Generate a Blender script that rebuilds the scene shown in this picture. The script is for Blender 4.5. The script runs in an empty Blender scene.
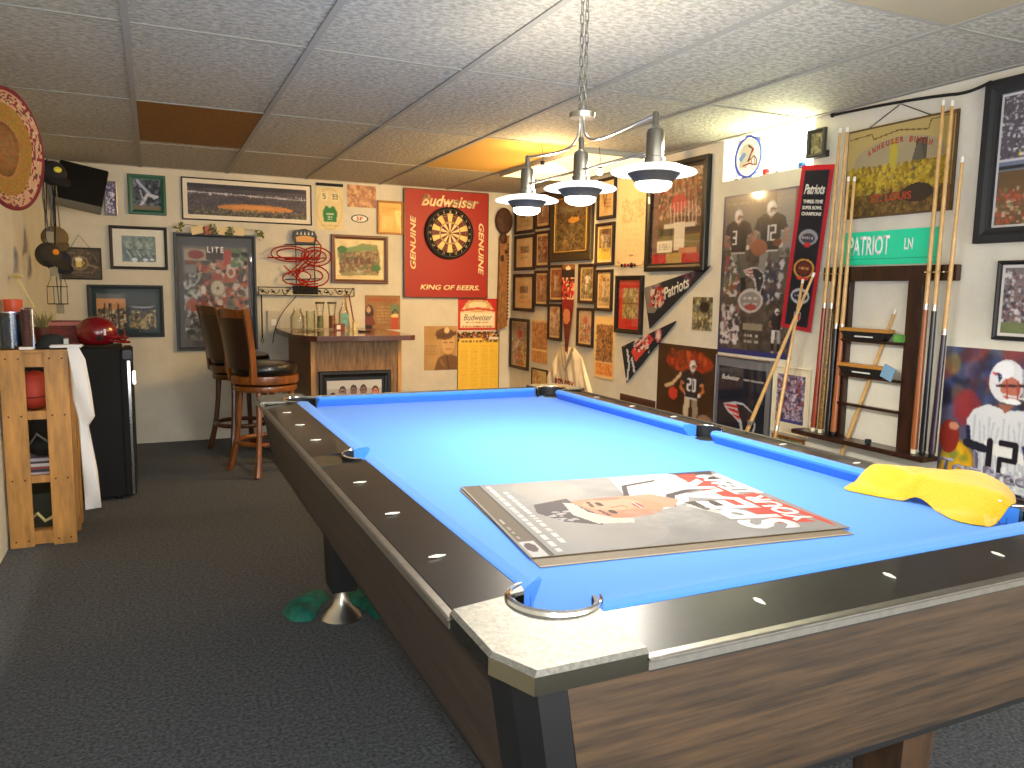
import bpy, bmesh, math, random
import numpy as np
from mathutils import Vector, Matrix

random.seed(7); RNG = np.random.RandomState(11)
SC = bpy.context.scene
COL = SC.collection
PI = math.pi

# ------------------------------------------------------------------ camera, world, exposure, main lights
CZ = 1.232
def cam_matrix():
    y, p, r = (math.radians(v) for v in (-24.829, -6.918, -0.921))
    Rz = Matrix(((math.cos(y), -math.sin(y), 0), (math.sin(y), math.cos(y), 0), (0, 0, 1)))
    Rp = Matrix(((1, 0, 0), (0, math.cos(p), -math.sin(p)), (0, math.sin(p), math.cos(p))))
    B = Matrix(((1, 0, 0), (0, 0, 1), (0, -1, 0)))
    Rr = Matrix(((math.cos(r), -math.sin(r), 0), (math.sin(r), math.cos(r), 0), (0, 0, 1)))
    M = Rz @ Rp @ B @ Rr
    M = M @ Matrix(((1, 0, 0), (0, -1, 0), (0, 0, -1)))
    return Matrix.Translation((0, 0, CZ)) @ M.to_4x4()
cd = bpy.data.cameras.new('camera'); cam = bpy.data.objects.new('camera', cd); COL.objects.link(cam)
cam.matrix_world = cam_matrix(); cd.sensor_width = 36; cd.lens = 773.8 / 1024 * 36; cd.clip_start = .02; cd.clip_end = 100
SC.camera = cam

SC.view_settings.view_transform = 'Standard'; SC.view_settings.look = 'None'
SC.view_settings.gamma = 1; SC.view_settings.use_curve_mapping = False
SC.view_settings.exposure = 0.0
W = bpy.data.worlds.new('world'); SC.world = W; W.use_nodes = True
W.node_tree.nodes['Background'].inputs[0].default_value = (1, .98, .93, 1)
W.node_tree.nodes['Background'].inputs[1].default_value = 4.5  # added fill light, let in through the room end left open behind camera

def lamp(name, kind, loc, power, color, size=.05, rot=None, sy=None, spread=None):
    l = bpy.data.lights.new(name, kind); l.energy = power; l.color = color
    if kind == 'AREA':
        l.size = size
        if sy: l.shape = 'RECTANGLE'; l.size_y = sy
        if spread: l.spread = spread
    else: l.shadow_soft_size = size
    o = bpy.data.objects.new(name, l); COL.objects.link(o); o.location = loc
    if rot: o.rotation_euler = rot
    return o
LX, LY, LZ = 1.15, (1.66, 2.03, 2.39), 1.535       # the three pendant lamps
WARM = (1, .86, .66)
for yy in LY:
    l_ = lamp('pendant_light', 'SPOT', (LX, yy, LZ - .060), 40, (1, .93, .82), .03)
    l_.data.spot_size = math.radians(168); l_.data.spot_blend = .25
for yy in LY: lamp('shade_glow', 'POINT', (LX + .05, yy, LZ + .05), 7.5, (1, .90, .74), .03)
pl_ = lamp('panel_light', 'AREA', (2.62, 4.80, 2.0), 58, (1, .60, .20), .4, (0, 0, 0), .8)
pl_.rotation_euler = Vector((-.62, .58, -.45)).to_track_quat('-Z', 'Y').to_euler()
lamp('hanging_bulb_light', 'POINT', (2.17, 4.30, 1.93), 24, (1, .64, .28), .03)
lamp('window_daylight', 'AREA', (3.10, 3.30, 1.99), 22, (1, .98, .55), .2, (0, math.radians(118), 0), .6)
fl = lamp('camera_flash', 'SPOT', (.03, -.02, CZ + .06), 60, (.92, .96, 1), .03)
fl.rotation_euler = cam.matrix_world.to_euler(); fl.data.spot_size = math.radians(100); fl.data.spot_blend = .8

# ------------------------------------------------------------------ colour and materials
def lin(c):
    c = c / 255.0
    return c / 12.92 if c <= .04045 else ((c + .055) / 1.055) ** 2.4
def rgb(r, g, b): return (lin(r), lin(g), lin(b), 1)
MATS = {}
def mat(name, color, rough=.5, metal=0, coat=0, noise=0, nscale=30, bump=0, bscale=60, emit=None, es=0, stretch=None, col2=None, ramp=(.35, .65), sheen=0, alpha=None, wave=False):
    if name in MATS: return MATS[name]
    m = bpy.data.materials.new(name); m.use_nodes = True; MATS[name] = m
    nt = m.node_tree; N = nt.nodes; L = nt.links; b = N['Principled BSDF']
    b.inputs['Base Color'].default_value = rgb(*color); b.inputs['Roughness'].default_value = rough
    b.inputs['Metallic'].default_value = metal; b.inputs['Coat Weight'].default_value = coat
    b.inputs['Coat Roughness'].default_value = .05
    if sheen: b.inputs['Sheen Weight'].default_value = sheen
    tc = N.new('ShaderNodeTexCoord'); mp = N.new('ShaderNodeMapping'); L.new(tc.outputs['Object'], mp.inputs[0])
    if stretch: mp.inputs['Scale'].default_value = stretch
    if noise or col2:
        nz = N.new('ShaderNodeTexNoise'); nz.inputs['Scale'].default_value = nscale; nz.inputs['Detail'].default_value = 6; nz.inputs['Roughness'].default_value = .65
        L.new(mp.outputs[0], nz.inputs['Vector'])
        cr = N.new('ShaderNodeValToRGB'); c2 = col2 or tuple(max(0, v * (1 - noise)) for v in color)
        cr.color_ramp.elements[0].color = rgb(*c2); cr.color_ramp.elements[1].color = rgb(*color)
        cr.color_ramp.elements[0].position = ramp[0]; cr.color_ramp.elements[1].position = ramp[1]
        if wave:
            wv = N.new('ShaderNodeTexWave'); wv.inputs['Scale'].default_value = nscale * .35; wv.inputs['Distortion'].default_value = 9
            wv.inputs['Detail'].default_value = 4; wv.inputs['Detail Scale'].default_value = .8; wv.bands_direction = 'Z'
            L.new(mp.outputs[0], wv.inputs['Vector'])
            mx = N.new('ShaderNodeMath'); mx.operation = 'MULTIPLY_ADD'; mx.inputs[1].default_value = .45
            L.new(wv.outputs['Fac'], mx.inputs[0])
            m2 = N.new('ShaderNodeMath'); m2.operation = 'MULTIPLY'; m2.inputs[1].default_value = .55
            L.new(nz.outputs['Fac'], m2.inputs[0]); L.new(m2.outputs[0], mx.inputs[2]); L.new(mx.outputs[0], cr.inputs[0])
        else: L.new(nz.outputs['Fac'], cr.inputs[0])
        L.new(cr.outputs[0], b.inputs['Base Color'])
    if bump:
        n2 = N.new('ShaderNodeTexNoise'); n2.inputs['Scale'].default_value = bscale; n2.inputs['Detail'].default_value = 4
        L.new(mp.outputs[0], n2.inputs['Vector'])
        bp = N.new('ShaderNodeBump'); bp.inputs['Strength'].default_value = bump; bp.inputs['Distance'].default_value = .01
        L.new(n2.outputs['Fac'], bp.inputs['Height']); L.new(bp.outputs[0], b.inputs['Normal'])
    if emit:
        b.inputs['Emission Color'].default_value = rgb(*emit); b.inputs['Emission Strength'].default_value = es
    return m
def attr_mat(name, rough=.5, coat=0):
    m = bpy.data.materials.new(name); m.use_nodes = True; MATS[name] = m
    nt = m.node_tree; b = nt.nodes['Principled BSDF']; a = nt.nodes.new('ShaderNodeAttribute'); a.attribute_name = 'Col'
    nt.links.new(a.outputs['Color'], b.inputs['Base Color'])
    b.inputs['Roughness'].default_value = rough; b.inputs['Coat Weight'].default_value = coat; b.inputs['Coat Roughness'].default_value = .08
    return m
PRINT = attr_mat('printed_paper', .55); GLOSSY = attr_mat('glossy_print', .35, .5); CLOTHP = attr_mat('printed_cloth', .9); MATTE = attr_mat('matte_print', .75)
def glass_mat(name, tint=(255, 255, 255), refl=1.0, rough=.02):
    m = bpy.data.materials.new(name); m.use_nodes = True; MATS[name] = m
    nt = m.node_tree; N = nt.nodes; L = nt.links; N.remove(N['Principled BSDF'])
    t = N.new('ShaderNodeBsdfTransparent'); t.inputs[0].default_value = rgb(*tint)
    g = N.new('ShaderNodeBsdfGlossy'); g.inputs['Roughness'].default_value = rough
    f = N.new('ShaderNodeFresnel'); f.inputs[0].default_value = 1.45
    mu = N.new('ShaderNodeMath'); mu.operation = 'MULTIPLY'; mu.inputs[1].default_value = refl; L.new(f.outputs[0], mu.inputs[0])
    x = N.new('ShaderNodeMixShader'); L.new(mu.outputs[0], x.inputs[0]); L.new(t.outputs[0], x.inputs[1]); L.new(g.outputs[0], x.inputs[2])
    L.new(x.outputs[0], N['Material Output'].inputs[0]); return m
PANE = glass_mat('picture_glass', refl=.13, rough=.03); GLASS = glass_mat('drinking_glass', (253, 253, 251), .5, .05)
GREENGLASS = glass_mat('greenish_glass', (250, 252, 246), .5, .05)
PLASTIC = glass_mat('clear_plastic', (205, 215, 225), 3.0, .15)

BLACK = mat('black_paint', (18, 18, 20), .4)
BLACKMATT = mat('black_matt', (14, 14, 16), .8)
DARKWOOD = mat('dark_walnut', (62, 34, 22), .35, coat=.3, noise=.45, nscale=8, stretch=(6, 6, 1))
FRAMEBLACK = mat('black_frame_wood', (30, 22, 18), .35, coat=.2)
FRAMEBROWN = mat('brown_frame_wood', (88, 50, 24), .4, noise=.35, nscale=20)
PINE = mat('orange_pine', (206, 148, 74), .45, coat=.25, noise=.28, nscale=6, stretch=(5, 5, .8), ramp=(.3, .7))
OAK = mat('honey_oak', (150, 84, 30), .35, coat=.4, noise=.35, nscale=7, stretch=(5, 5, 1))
STEEL = mat('brushed_nickel', (200, 195, 185), .28, 1)
CHROME = mat('chrome', (225, 225, 225), .12, 1)
CAST = mat('cast_corner_metal', (150, 148, 140), .55, .8, noise=.18, nscale=140, bump=.1, bscale=500)
ALU = mat('aluminium_trim', (140, 137, 130), .38, .9, noise=.08, nscale=60)
WHITE = mat('white_plastic', (236, 234, 226), .45)
IRON = mat('black_wrought_iron', (24, 22, 20), .5, .4)

# ------------------------------------------------------------------ mesh helpers
class MB:
    def __init__(s): s.v = []; s.f = []
    def add(s, vs, fs):
        o = len(s.v); s.v += [tuple(v) for v in vs]; s.f += [tuple(o + i for i in f) for f in fs]; return s
    def box(s, x0, x1, y0, y1, z0, z1, rot=None, bev=0):
        if bev:
            bm = bmesh.new(); bmesh.ops.create_cube(bm, size=1)
            for v in bm.verts: v.co = Vector(((x0 + x1) / 2 + v.co.x * (x1 - x0), (y0 + y1) / 2 + v.co.y * (y1 - y0), (z0 + z1) / 2 + v.co.z * (z1 - z0)))
            bmesh.ops.bevel(bm, geom=bm.edges[:], offset=bev, segments=2, affect='EDGES', clamp_overlap=True)
            vs = [v.co.copy() for v in bm.verts]; fs = [[v.index for v in f.verts] for f in bm.faces]; bm.free()
        else:
            vs = [Vector(p) for p in ((x0, y0, z0), (x1, y0, z0), (x1, y1, z0), (x0, y1, z0), (x0, y0, z1), (x1, y0, z1), (x1, y1, z1), (x0, y1, z1))]
            fs = [(0, 3, 2, 1), (4, 5, 6, 7), (0, 1, 5, 4), (1, 2, 6, 5), (2, 3, 7, 6), (3, 0, 4, 7)]
        if rot: vs = [rot @ v for v in vs]
        return s.add(vs, fs)
    def hexa(s, lo, hi):   # 4 low points, 4 high points
        return s.add(list(lo) + list(hi), [(0, 3, 2, 1), (4, 5, 6, 7), (0, 1, 5, 4), (1, 2, 6, 5), (2, 3, 7, 6), (3, 0, 4, 7)])
    def prism(s, pts, z0, z1, axis='z'):
        n = len(pts)
        def P(p, h): return {'z': (p[0], p[1], h), 'y': (p[0], h, p[1]), 'x': (h, p[0], p[1])}[axis]
        return s.add([P(p, z0) for p in pts] + [P(p, z1) for p in pts],
                     [tuple(range(n))[::-1], tuple(range(n, 2 * n))] + [(i, (i + 1) % n, n + (i + 1) % n, n + i) for i in range(n)])
    def tube(s, pts, r, n=8, closed=False, caps=True):
        pts = [Vector(p) for p in pts]; m = len(pts); rings = []
        rr = r if isinstance(r, (list, tuple)) else [r] * m
        up = None
        for i, p in enumerate(pts):
            if closed: t = pts[(i + 1) % m] - pts[i - 1]
            else: t = pts[min(i + 1, m - 1)] - pts[max(i - 1, 0)]
            t.normalize()
            if up is None:
                a = Vector((0, 0, 1)) if abs(t.z) < .9 else Vector((1, 0, 0)); up = t.cross(a).normalized()
            else:
                up = (up - t * up.dot(t)); up = up.normalized() if up.length > 1e-6 else t.orthogonal().normalized()
            b = t.cross(up)
            rings.append([p + (up * math.cos(2 * PI * k / n) + b * math.sin(2 * PI * k / n)) * rr[i] for k in range(n)])
        vs = [v for R in rings for v in R]; fs = []
        for i in range(m if closed else m - 1):
            a = i * n; b2 = ((i + 1) % m) * n
            for k in range(n): fs.append((a + k, a + (k + 1) % n, b2 + (k + 1) % n, b2 + k))
        if caps and not closed: fs += [tuple(range(n))[::-1], tuple((m - 1) * n + k for k in range(n))]
        return s.add(vs, fs)
    def lathe(s, prof, c=(0, 0, 0), n=24, axis='z', rot=None):
        vs = []; fs = []
        for r, h in prof:
            for k in range(n):
                a = 2 * PI * k / n; x, y = r * math.cos(a), r * math.sin(a)
                v = {'z': Vector((x, y, h)), 'y': Vector((x, h, y)), 'x': Vector((h, x, y))}[axis]
                if rot: v = rot @ v
                vs.append(v + Vector(c))
        for i in range(len(prof) - 1):
            for k in range(n): fs.append((i * n + k, i * n + (k + 1) % n, (i + 1) * n + (k + 1) % n, (i + 1) * n + k))
        fs += [tuple(range(n))[::-1], tuple((len(prof) - 1) * n + k for k in range(n))]
        return s.add(vs, fs)
    def ball(s, c, r, nu=16, nv=10, sc=(1, 1, 1)):
        prof = [(max(1e-4, math.sin(PI * i / nv)), -math.cos(PI * i / nv)) for i in range(nv + 1)]
        vs = []; n = nu
        for rr, h in prof:
            for k in range(n):
                a = 2 * PI * k / n; vs.append((c[0] + r * sc[0] * rr * math.cos(a), c[1] + r * sc[1] * rr * math.sin(a), c[2] + r * sc[2] * h))
        fs = []
        for i in range(nv):
            for k in range(n): fs.append((i * n + k, i * n + (k + 1) % n, (i + 1) * n + (k + 1) % n, (i + 1) * n + k))
        return s.add(vs, fs)
    def build(s, name, m, parent=None, smooth=False, loc=None):
        me = bpy.data.meshes.new(name); me.from_pydata([tuple(v) for v in s.v], [], s.f)
        bm = bmesh.new(); bm.from_mesh(me)
        bmesh.ops.remove_doubles(bm, verts=bm.verts[:], dist=1e-6)
        bmesh.ops.recalc_face_normals(bm, faces=bm.faces[:]); bm.to_mesh(me); bm.free()
        me.materials.append(m)
        if smooth:
            me.polygons.foreach_set('use_smooth', [True] * len(me.polygons))
            try: me.set_sharp_from_angle(angle=math.radians(40))
            except Exception: pass
        o = bpy.data.objects.new(name, me); COL.objects.link(o)
        if parent: o.parent = parent
        if loc: o.location = loc
        return o
def tag(o, label, cat, group=None, kind=None):
    o['label'] = label; o['category'] = cat
    if group: o['group'] = group
    if kind: o['kind'] = kind
    return o
def empty(name, loc, rz, label, cat, group=None):
    o = bpy.data.objects.new(name, None); COL.objects.link(o); o.location = loc; o.rotation_euler = (0, 0, rz)
    o.empty_display_size = .05
    return tag(o, label, cat, group)
def struct(o): o['kind'] = 'structure'; return o
def centre_origin(o):
    me = o.data; c = sum((v.co for v in me.vertices), Vector()) / len(me.vertices); c.z = min(v.co.z for v in me.vertices)
    me.transform(Matrix.Translation(-c)); o.location = o.location + c; return o

def text(s, w, h, m, parent, x, z, y=-.004, shear=0, bold=.012, rot=0, name='lettering', depth=.0012, sp=1.0, flat=None):
    """raised letters in the local XZ plane facing -Y, fitted to w by h, centred on (x, z)"""
    cu = bpy.data.curves.new(name, 'FONT'); cu.body = s; cu.size = 1; cu.shear = shear; cu.offset = bold; cu.extrude = 0; cu.space_character = sp
    cu.resolution_u = 3
    t = bpy.data.objects.new(name, cu); COL.objects.link(t)
    dg = bpy.context.evaluated_depsgraph_get(); dg.update()
    me = bpy.data.meshes.new_from_object(t.evaluated_get(dg)); bpy.data.objects.remove(t)
    xs = [v.co.x for v in me.vertices]; ys = [v.co.y for v in me.vertices]
    x0, x1, y0, y1 = min(xs), max(xs), min(ys), max(ys)
    sx = w / (x1 - x0); sy = h / (y1 - y0); ca, sa = math.cos(rot), math.sin(rot)
    for v in me.vertices:
        a = (v.co.x - (x0 + x1) / 2) * sx; b = (v.co.y - (y0 + y1) / 2) * sy
        v.co = (x + a * ca - b * sa, 0, z + a * sa + b * ca)
    bm = bmesh.new(); bm.from_mesh(me)
    bmesh.ops.recalc_face_normals(bm, faces=bm.faces[:])
    if sum(f.normal.y for f in bm.faces) > 0: bmesh.ops.reverse_faces(bm, faces=bm.faces[:])
    r = bmesh.ops.extrude_face_region(bm, geom=bm.faces[:])
    for e in r['geom']:
        if isinstance(e, bmesh.types.BMVert): e.co.y = -depth
    for v in bm.verts: v.co.y += y
    bmesh.ops.recalc_face_normals(bm, faces=bm.faces[:]); bm.to_mesh(me); bm.free()
    me.materials.clear(); me.materials.append(m); me.name = name
    o = bpy.data.objects.new(name, me); COL.objects.link(o); o.parent = parent
    if flat: o.matrix_local = flat
    return o

# ------------------------------------------------------------------ little painter for the printed pictures
class Cv:
    def __init__(s, w, h, nx, nz, bg):
        s.w, s.h, s.nx, s.nz = w, h, nx, nz; s.a = np.zeros((nz, nx, 3)); s.a[:] = bg
        s.U, s.V = np.meshgrid((np.arange(nx) + .5) / nx, (np.arange(nz) + .5) / nz); s.asp = w / h
    def put(s, m, c, al=1.0): s.a[m] = s.a[m] * (1 - al) + np.array(c, float) * al; return s
    def rect(s, x0, y0, x1, y1, c, al=1): return s.put((s.U >= x0) & (s.U < x1) & (s.V >= y0) & (s.V < y1), c, al)
    def ell(s, x, y, rx, ry, c, al=1): return s.put(((s.U - x) / rx) ** 2 + ((s.V - y) / ry) ** 2 <= 1, c, al)
    def ring(s, x, y, rx, ry, t, c):
        d = np.sqrt(((s.U - x) / rx) ** 2 + ((s.V - y) / ry) ** 2); return s.put(abs(d - 1) < t, c)
    def poly(s, pts, c, al=1):
        m = np.zeros(s.U.shape, bool); n = len(pts)
        for i in range(n):
            (x0, y0), (x1, y1) = pts[i], pts[(i + 1) % n]
            if y0 == y1: continue
            k = ((s.V > min(y0, y1)) & (s.V <= max(y0, y1))); xx = x0 + (s.V - y0) * (x1 - x0) / (y1 - y0)
            m ^= k & (s.U < xx)
        return s.put(m, c, al)
    def line(s, pts, wd, c, al=1):
        A = s.asp; m = np.zeros(s.U.shape, bool)
        for (x0, y0), (x1, y1) in zip(pts, pts[1:]):
            dx, dy = (x1 - x0) * A, y1 - y0; L2 = dx * dx + dy * dy + 1e-12
            t = np.clip((((s.U - x0) * A) * dx + (s.V - y0) * dy) / L2, 0, 1)
            m |= ((s.U - x0) * A - t * dx) ** 2 + (s.V - y0 - t * dy) ** 2 <= (wd / 2) ** 2
        return s.put(m, c, al)
    def speck(s, x0, y0, x1, y1, cols, n, r, al=.9):
        n = int(n * 2.2); r = r * .62
        for _ in range(n):
            x = RNG.uniform(x0, x1); y = RNG.uniform(y0, y1); c = cols[RNG.randint(len(cols))]; q = r * RNG.uniform(.5, 1.5); e = RNG.uniform(.6, 1.6)
            i0 = int(max(0, (x - q / s.asp) * s.nx)); i1 = int(min(s.nx, (x + q / s.asp) * s.nx + 1)); j0 = int(max(0, (y - q * e) * s.nz)); j1 = int(min(s.nz, (y + q * e) * s.nz + 1))
            if i1 > i0 and j1 > j0:
                m = ((s.U[j0:j1, i0:i1] - x) * s.asp / q) ** 2 + ((s.V[j0:j1, i0:i1] - y) / (q * e)) ** 2 <= 1.15
                if not m.any(): m[m.shape[0] // 2, m.shape[1] // 2] = True
                b = s.a[j0:j1, i0:i1]; b[m] = b[m] * (1 - al) + np.array(c, float) * al
        return s
    def mottle(s, amt, cells=8, x0=0, y0=0, x1=1, y1=1):
        g = RNG.uniform(-1, 1, (cells + 2, cells + 2)); u = np.clip(s.U, 0, .999) * cells; v = np.clip(s.V, 0, .999) * cells
        i = u.astype(int); j = v.astype(int); fu = u - i; fv = v - j; fu = fu * fu * (3 - 2 * fu); fv = fv * fv * (3 - 2 * fv)
        n = g[j, i] * (1 - fu) * (1 - fv) + g[j, i + 1] * fu * (1 - fv) + g[j + 1, i] * (1 - fu) * fv + g[j + 1, i + 1] * fu * fv
        m = (s.U >= x0) & (s.U < x1) & (s.V >= y0) & (s.V < y1); s.a[m] += (n * amt)[m][:, None]; return s
    def grain(s, amt): s.a += RNG.uniform(-amt, amt, s.a.shape[:2])[:, :, None]; return s
    def scrib(s, x0, y0, x1, y1, rows, c, fill=.75, al=.85):   # rows of illegible small print
        dy = (y1 - y0) / rows
        for k in range(rows):
            x = x0
            while x < x1:
                w = RNG.uniform(.02, .07); s.rect(x, y0 + dy * (k + .25), min(x + w, x1), y0 + dy * (k + .7), c, al * RNG.uniform(.6, 1)); x += w + RNG.uniform(.008, .03) / fill
        return s
    def player(s, cx, top, h, jersey, pants, helmet=(230, 230, 230), skin=(150, 100, 75), num=None, lean=0, ball=False):
        A = s.asp; q = lambda x, y: (cx + (x + lean * (1 - y)) * h / A, top + y * h)
        D = tuple(v * .55 for v in jersey); Lt = tuple(min(255, v * 1.25 + 14) for v in jersey); PD = tuple(v * .72 for v in pants)
        for sgn in (-1, 1):
            s.poly([q(.01 * sgn, .48), q(.125 * sgn, .48), q(.15 * sgn, .66), q(.12 * sgn, .78), q(.05 * sgn, .78), q(.03 * sgn, .62)], pants if sgn < 0 else PD)
            s.poly([q(.05 * sgn, .77), q(.12 * sgn, .77), q(.14 * sgn, .88), q(.10 * sgn, .97), q(.06 * sgn, .97)], D); s.ell(*q(.10 * sgn + .02, .98), .05 * h / A, .018 * h, (210, 205, 200))
            s.poly([q(.10 * sgn, .15), q(.19 * sgn, .17), q(.235 * sgn, .29), q(.17 * sgn, .32)], jersey); s.line([q(.165 * sgn, .31), q(.225 * sgn, .295)], .016 * h, helmet)
            s.line([q(.205 * sgn, .30), q(.225 * sgn, .38), q(.13 * sgn + .02, .44)], .048 * h, skin); s.ell(*q(.13 * sgn + .02, .44), .03 * h / A, .028 * h, (214, 208, 200))
        s.poly([q(-.17, .16), q(-.09, .13), q(.09, .13), q(.17, .16), q(.145, .3), q(.115, .5), q(-.115, .5), q(-.145, .3)], jersey)
        s.poly([q(.05, .15), q(.16, .17), q(.14, .3), q(.11, .5), q(.05, .5)], D, .45); s.line([q(-.15, .19), q(-.12, .44)], .012 * h, Lt); s.poly([q(-.045, .13), q(.045, .13), q(0, .19)], skin); s.line([q(-.11, .495), q(.11, .495)], .018 * h, helmet)
        s.ell(*q(0, .08), .068 * h / A, .078 * h, helmet); s.ell(*q(-.02, .06), .04 * h / A, .045 * h, tuple(min(255, v * 1.12) for v in helmet)); s.ell(*q(.02, .10), .04 * h / A, .035 * h, skin); s.line([q(-.01, .09), q(.065, .09)], .010 * h, (40, 34, 40))
        s.line([q(-.02, .125), q(.06, .125)], .010 * h, helmet); s.line([q(.03, .10), q(.03, .15)], .010 * h, helmet)
        if num:
            for k, ch in enumerate(num): s.digit(ch, *q(-.085 + k * .095, .25), .055 * h / A, .14 * h, (226, 226, 230) if sum(jersey) < 400 else (20, 25, 50))
        if ball: s.ell(*q(.1, .42), .06 * h / A, .04 * h, (130, 62, 34))
        return s
    def soften(s, k=1, g=5):
        for _ in range(k):
            p = np.pad(s.a, ((1, 1), (1, 1), (0, 0)), 'edge'); s.a = (p[:-2, 1:-1] + p[2:, 1:-1] + p[1:-1, :-2] + p[1:-1, 2:] + 4 * p[1:-1, 1:-1]) / 8
        return s.grain(g)
    def digit(s, ch, x, y, w, h, c):
        seg = {'1': 'cf', '2': 'abged', '0': 'abcdef', '8': 'abcdefg', '3': 'abgcd', '4': 'fgbc', '5': 'afgcd', '6': 'afgcde', '7': 'abc', '9': 'abcdfg'}[ch]
        if ch == '1': seg = 'bc'
        P = {'a': ((0, 0), (1, 0)), 'b': ((1, 0), (1, .5)), 'c': ((1, .5), (1, 1)), 'd': ((0, 1), (1, 1)), 'e': ((0, .5), (0, 1)), 'f': ((0, 0), (0, .5)), 'g': ((0, .5), (1, .5))}
        for k in seg: s.line([(x + a * w, y + b * h) for a, b in P[k]], h * .17, c)
        return s
    def patlogo(s, x, y, w, dark=(20, 30, 70), red=(205, 30, 45), sil=(190, 195, 205)):
        A = s.asp; q = lambda a, b: (x + a * w, y + b * w * A)
        s.poly([q(0, .08), q(.34, 0), q(.62, .0), q(.92, .16), q(1, .42), q(.88, .72), q(.72, 1.0), q(.62, .72), q(.52, .42), q(.32, .30), q(.16, .24)], sil)
        s.poly([q(.42, .05), q(.62, .04), q(.88, .19), q(.95, .42), q(.84, .68), q(.73, .88), q(.66, .66), q(.60, .38), q(.5, .25)], dark)
        s.poly([q(.02, .09), q(.5, .07), q(.46, .13), q(.1, .12)], red); s.poly([q(.12, .16), q(.5, .17), q(.5, .24), q(.24, .21)], red); s.poly([q(.3, .26), q(.52, .28), q(.54, .36), q(.4, .31)], red)
        s.ell(*q(.78, .34), .035 * w, .035 * w * A, (240, 240, 240)); return s
    def mesh(s, name, material, parent=None, x=0, z=0, y=0, thick=.0015, edge=(225, 222, 212), skew=None):
        w, h, nx, nz = s.w, s.h, s.nx, s.nz
        gx = x - w / 2 + np.arange(nx + 1) * w / nx; gz = z + h - np.arange(nz + 1) * h / nz
        GX, GZ = np.meshgrid(gx, gz); vs = np.stack([GX, np.full(GX.shape, y - thick), GZ], -1).reshape(-1, 3)
        j, i = np.meshgrid(np.arange(nz), np.arange(nx), indexing='ij'); b = j * (nx + 1) + i
        fs = np.stack([b, b + nx + 1, b + nx + 2, b + 1], -1).reshape(-1, 4)
        n0 = len(vs); x0, x1, z0, z1 = x - w / 2, x + w / 2, z, z + h
        ex = np.array([(a, yy, c) for yy in (y - thick, y) for a, c in ((x0, z0), (x1, z0), (x1, z1), (x0, z1))])
        ef = np.array([(0, 4, 5, 1), (1, 5, 6, 2), (2, 6, 7, 3), (3, 7, 4, 0), (4, 7, 6, 5)]) + n0
        V = np.concatenate([vs, ex]); Fc = np.concatenate([fs, ef])
        me = bpy.data.meshes.new(name); me.vertices.add(len(V)); me.vertices.foreach_set('co', V.ravel())
        me.loops.add(Fc.size); me.loops.foreach_set('vertex_index', Fc.ravel().astype(np.int32))
        me.polygons.add(len(Fc)); me.polygons.foreach_set('loop_start', np.arange(0, Fc.size, 4, dtype=np.int32))
        me.update(calc_edges=True)
        c = np.clip(s.a.reshape(-1, 3), 0, 255) / 255; c = np.concatenate([c, np.tile(np.array(edge) / 255., (5, 1))])
        c = np.where(c <= .04045, c / 12.92, ((c + .055) / 1.055) ** 2.4); c = np.concatenate([c, np.ones((len(c), 1))], 1)
        at = me.color_attributes.new('Col', 'FLOAT_COLOR', 'CORNER'); at.data.foreach_set('color', np.repeat(c, 4, 0).ravel().astype(np.float32))
        me.materials.append(material); me.validate()
        o = bpy.data.objects.new(name, me); COL.objects.link(o)
        if parent: o.parent = parent
        return o

# ------------------------------------------------------------------ the room
XL, XR, YB, YF, ZC = -.655, 3.02, 6.585, -.9, 2.108
def wall_mat():
    m = mat('painted_block_wall', (220, 215, 199), .75, noise=.07, nscale=3, bump=.25, bscale=25)
    return m
WALL = wall_mat()
carpet = mat('charcoal_carpet', (92, 100, 112), .95, col2=(22, 25, 30), nscale=85, ramp=(.36, .68), bump=.9, bscale=160, sheen=.1)
WY0, WY1, WZ0, WZ1 = 2.985, 3.665, 1.872, 2.108     # window opening
struct(MB().box(XL - .1, XR + .1, YF, YB + .1, -.06, 0).build('floor', carpet))
struct(MB().box(XL - .1, XR + .1, YB, YB + .1, 0, ZC).build('wall_back', WALL))
struct(MB().box(XL - .1, XL, YF, YB, 0, ZC).build('wall_left', WALL))
wr = MB(); wr.box(XR, XR + .14, YF, WY0, 0, ZC).box(XR, XR + .14, WY1, YB, 0, ZC).box(XR, XR + .14, WY0, WY1, 0, WZ0)
struct(wr.build('wall_right', WALL))
# ceiling tiles with their T bar grid
tile = mat('embossed_ceiling_tile', (196, 192, 178), .8, col2=(154, 150, 138), nscale=38, ramp=(.4, .6), bump=.8, bscale=45, stretch=(1, 1.6, 1))
struct(MB().box(XL - .1, XR + .1, YF, YB + .1, ZC, ZC + .05).build('ceiling', tile))
tbar = mat('ceiling_grid_bar', (158, 155, 146), .8)
gx = [-.053 + .6096 * i for i in range(-1, 6)]; gy = [3.026 + 1.2192 * j for j in range(-4, 3)]
g = MB()
for x in gx:
    if XL < x < XR: g.box(x - .012, x + .012, YF, YB, ZC - .006, ZC - .0005)
for y in gy: g.box(XL, XR, y - .007, y + .007, ZC - .0045, ZC - .0005)
struct(g.build('trim_1', tbar))
def panel(name, x0, x1, y0, y1, m, z=ZC - .003):
    return MB().box(x0 + .012, x1 - .012, y0 + .008, y1 - .008, z, ZC - .0005).build(name, m)
struct(panel('trim_2', gx[1], gx[2], gy[5], gy[6] - .08, mat('brown_water_stained_tile', (150, 98, 26), .7, noise=.25, nscale=60)))
struct(panel('trim_3', gx[4], gx[5], gy[5], gy[6], mat('tan_tile', (196, 158, 84), .8)))
struct(panel('trim_4', gx[4], gx[5], gy[2], gy[3], mat('beige_tile', (172, 160, 132), .8)))
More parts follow.
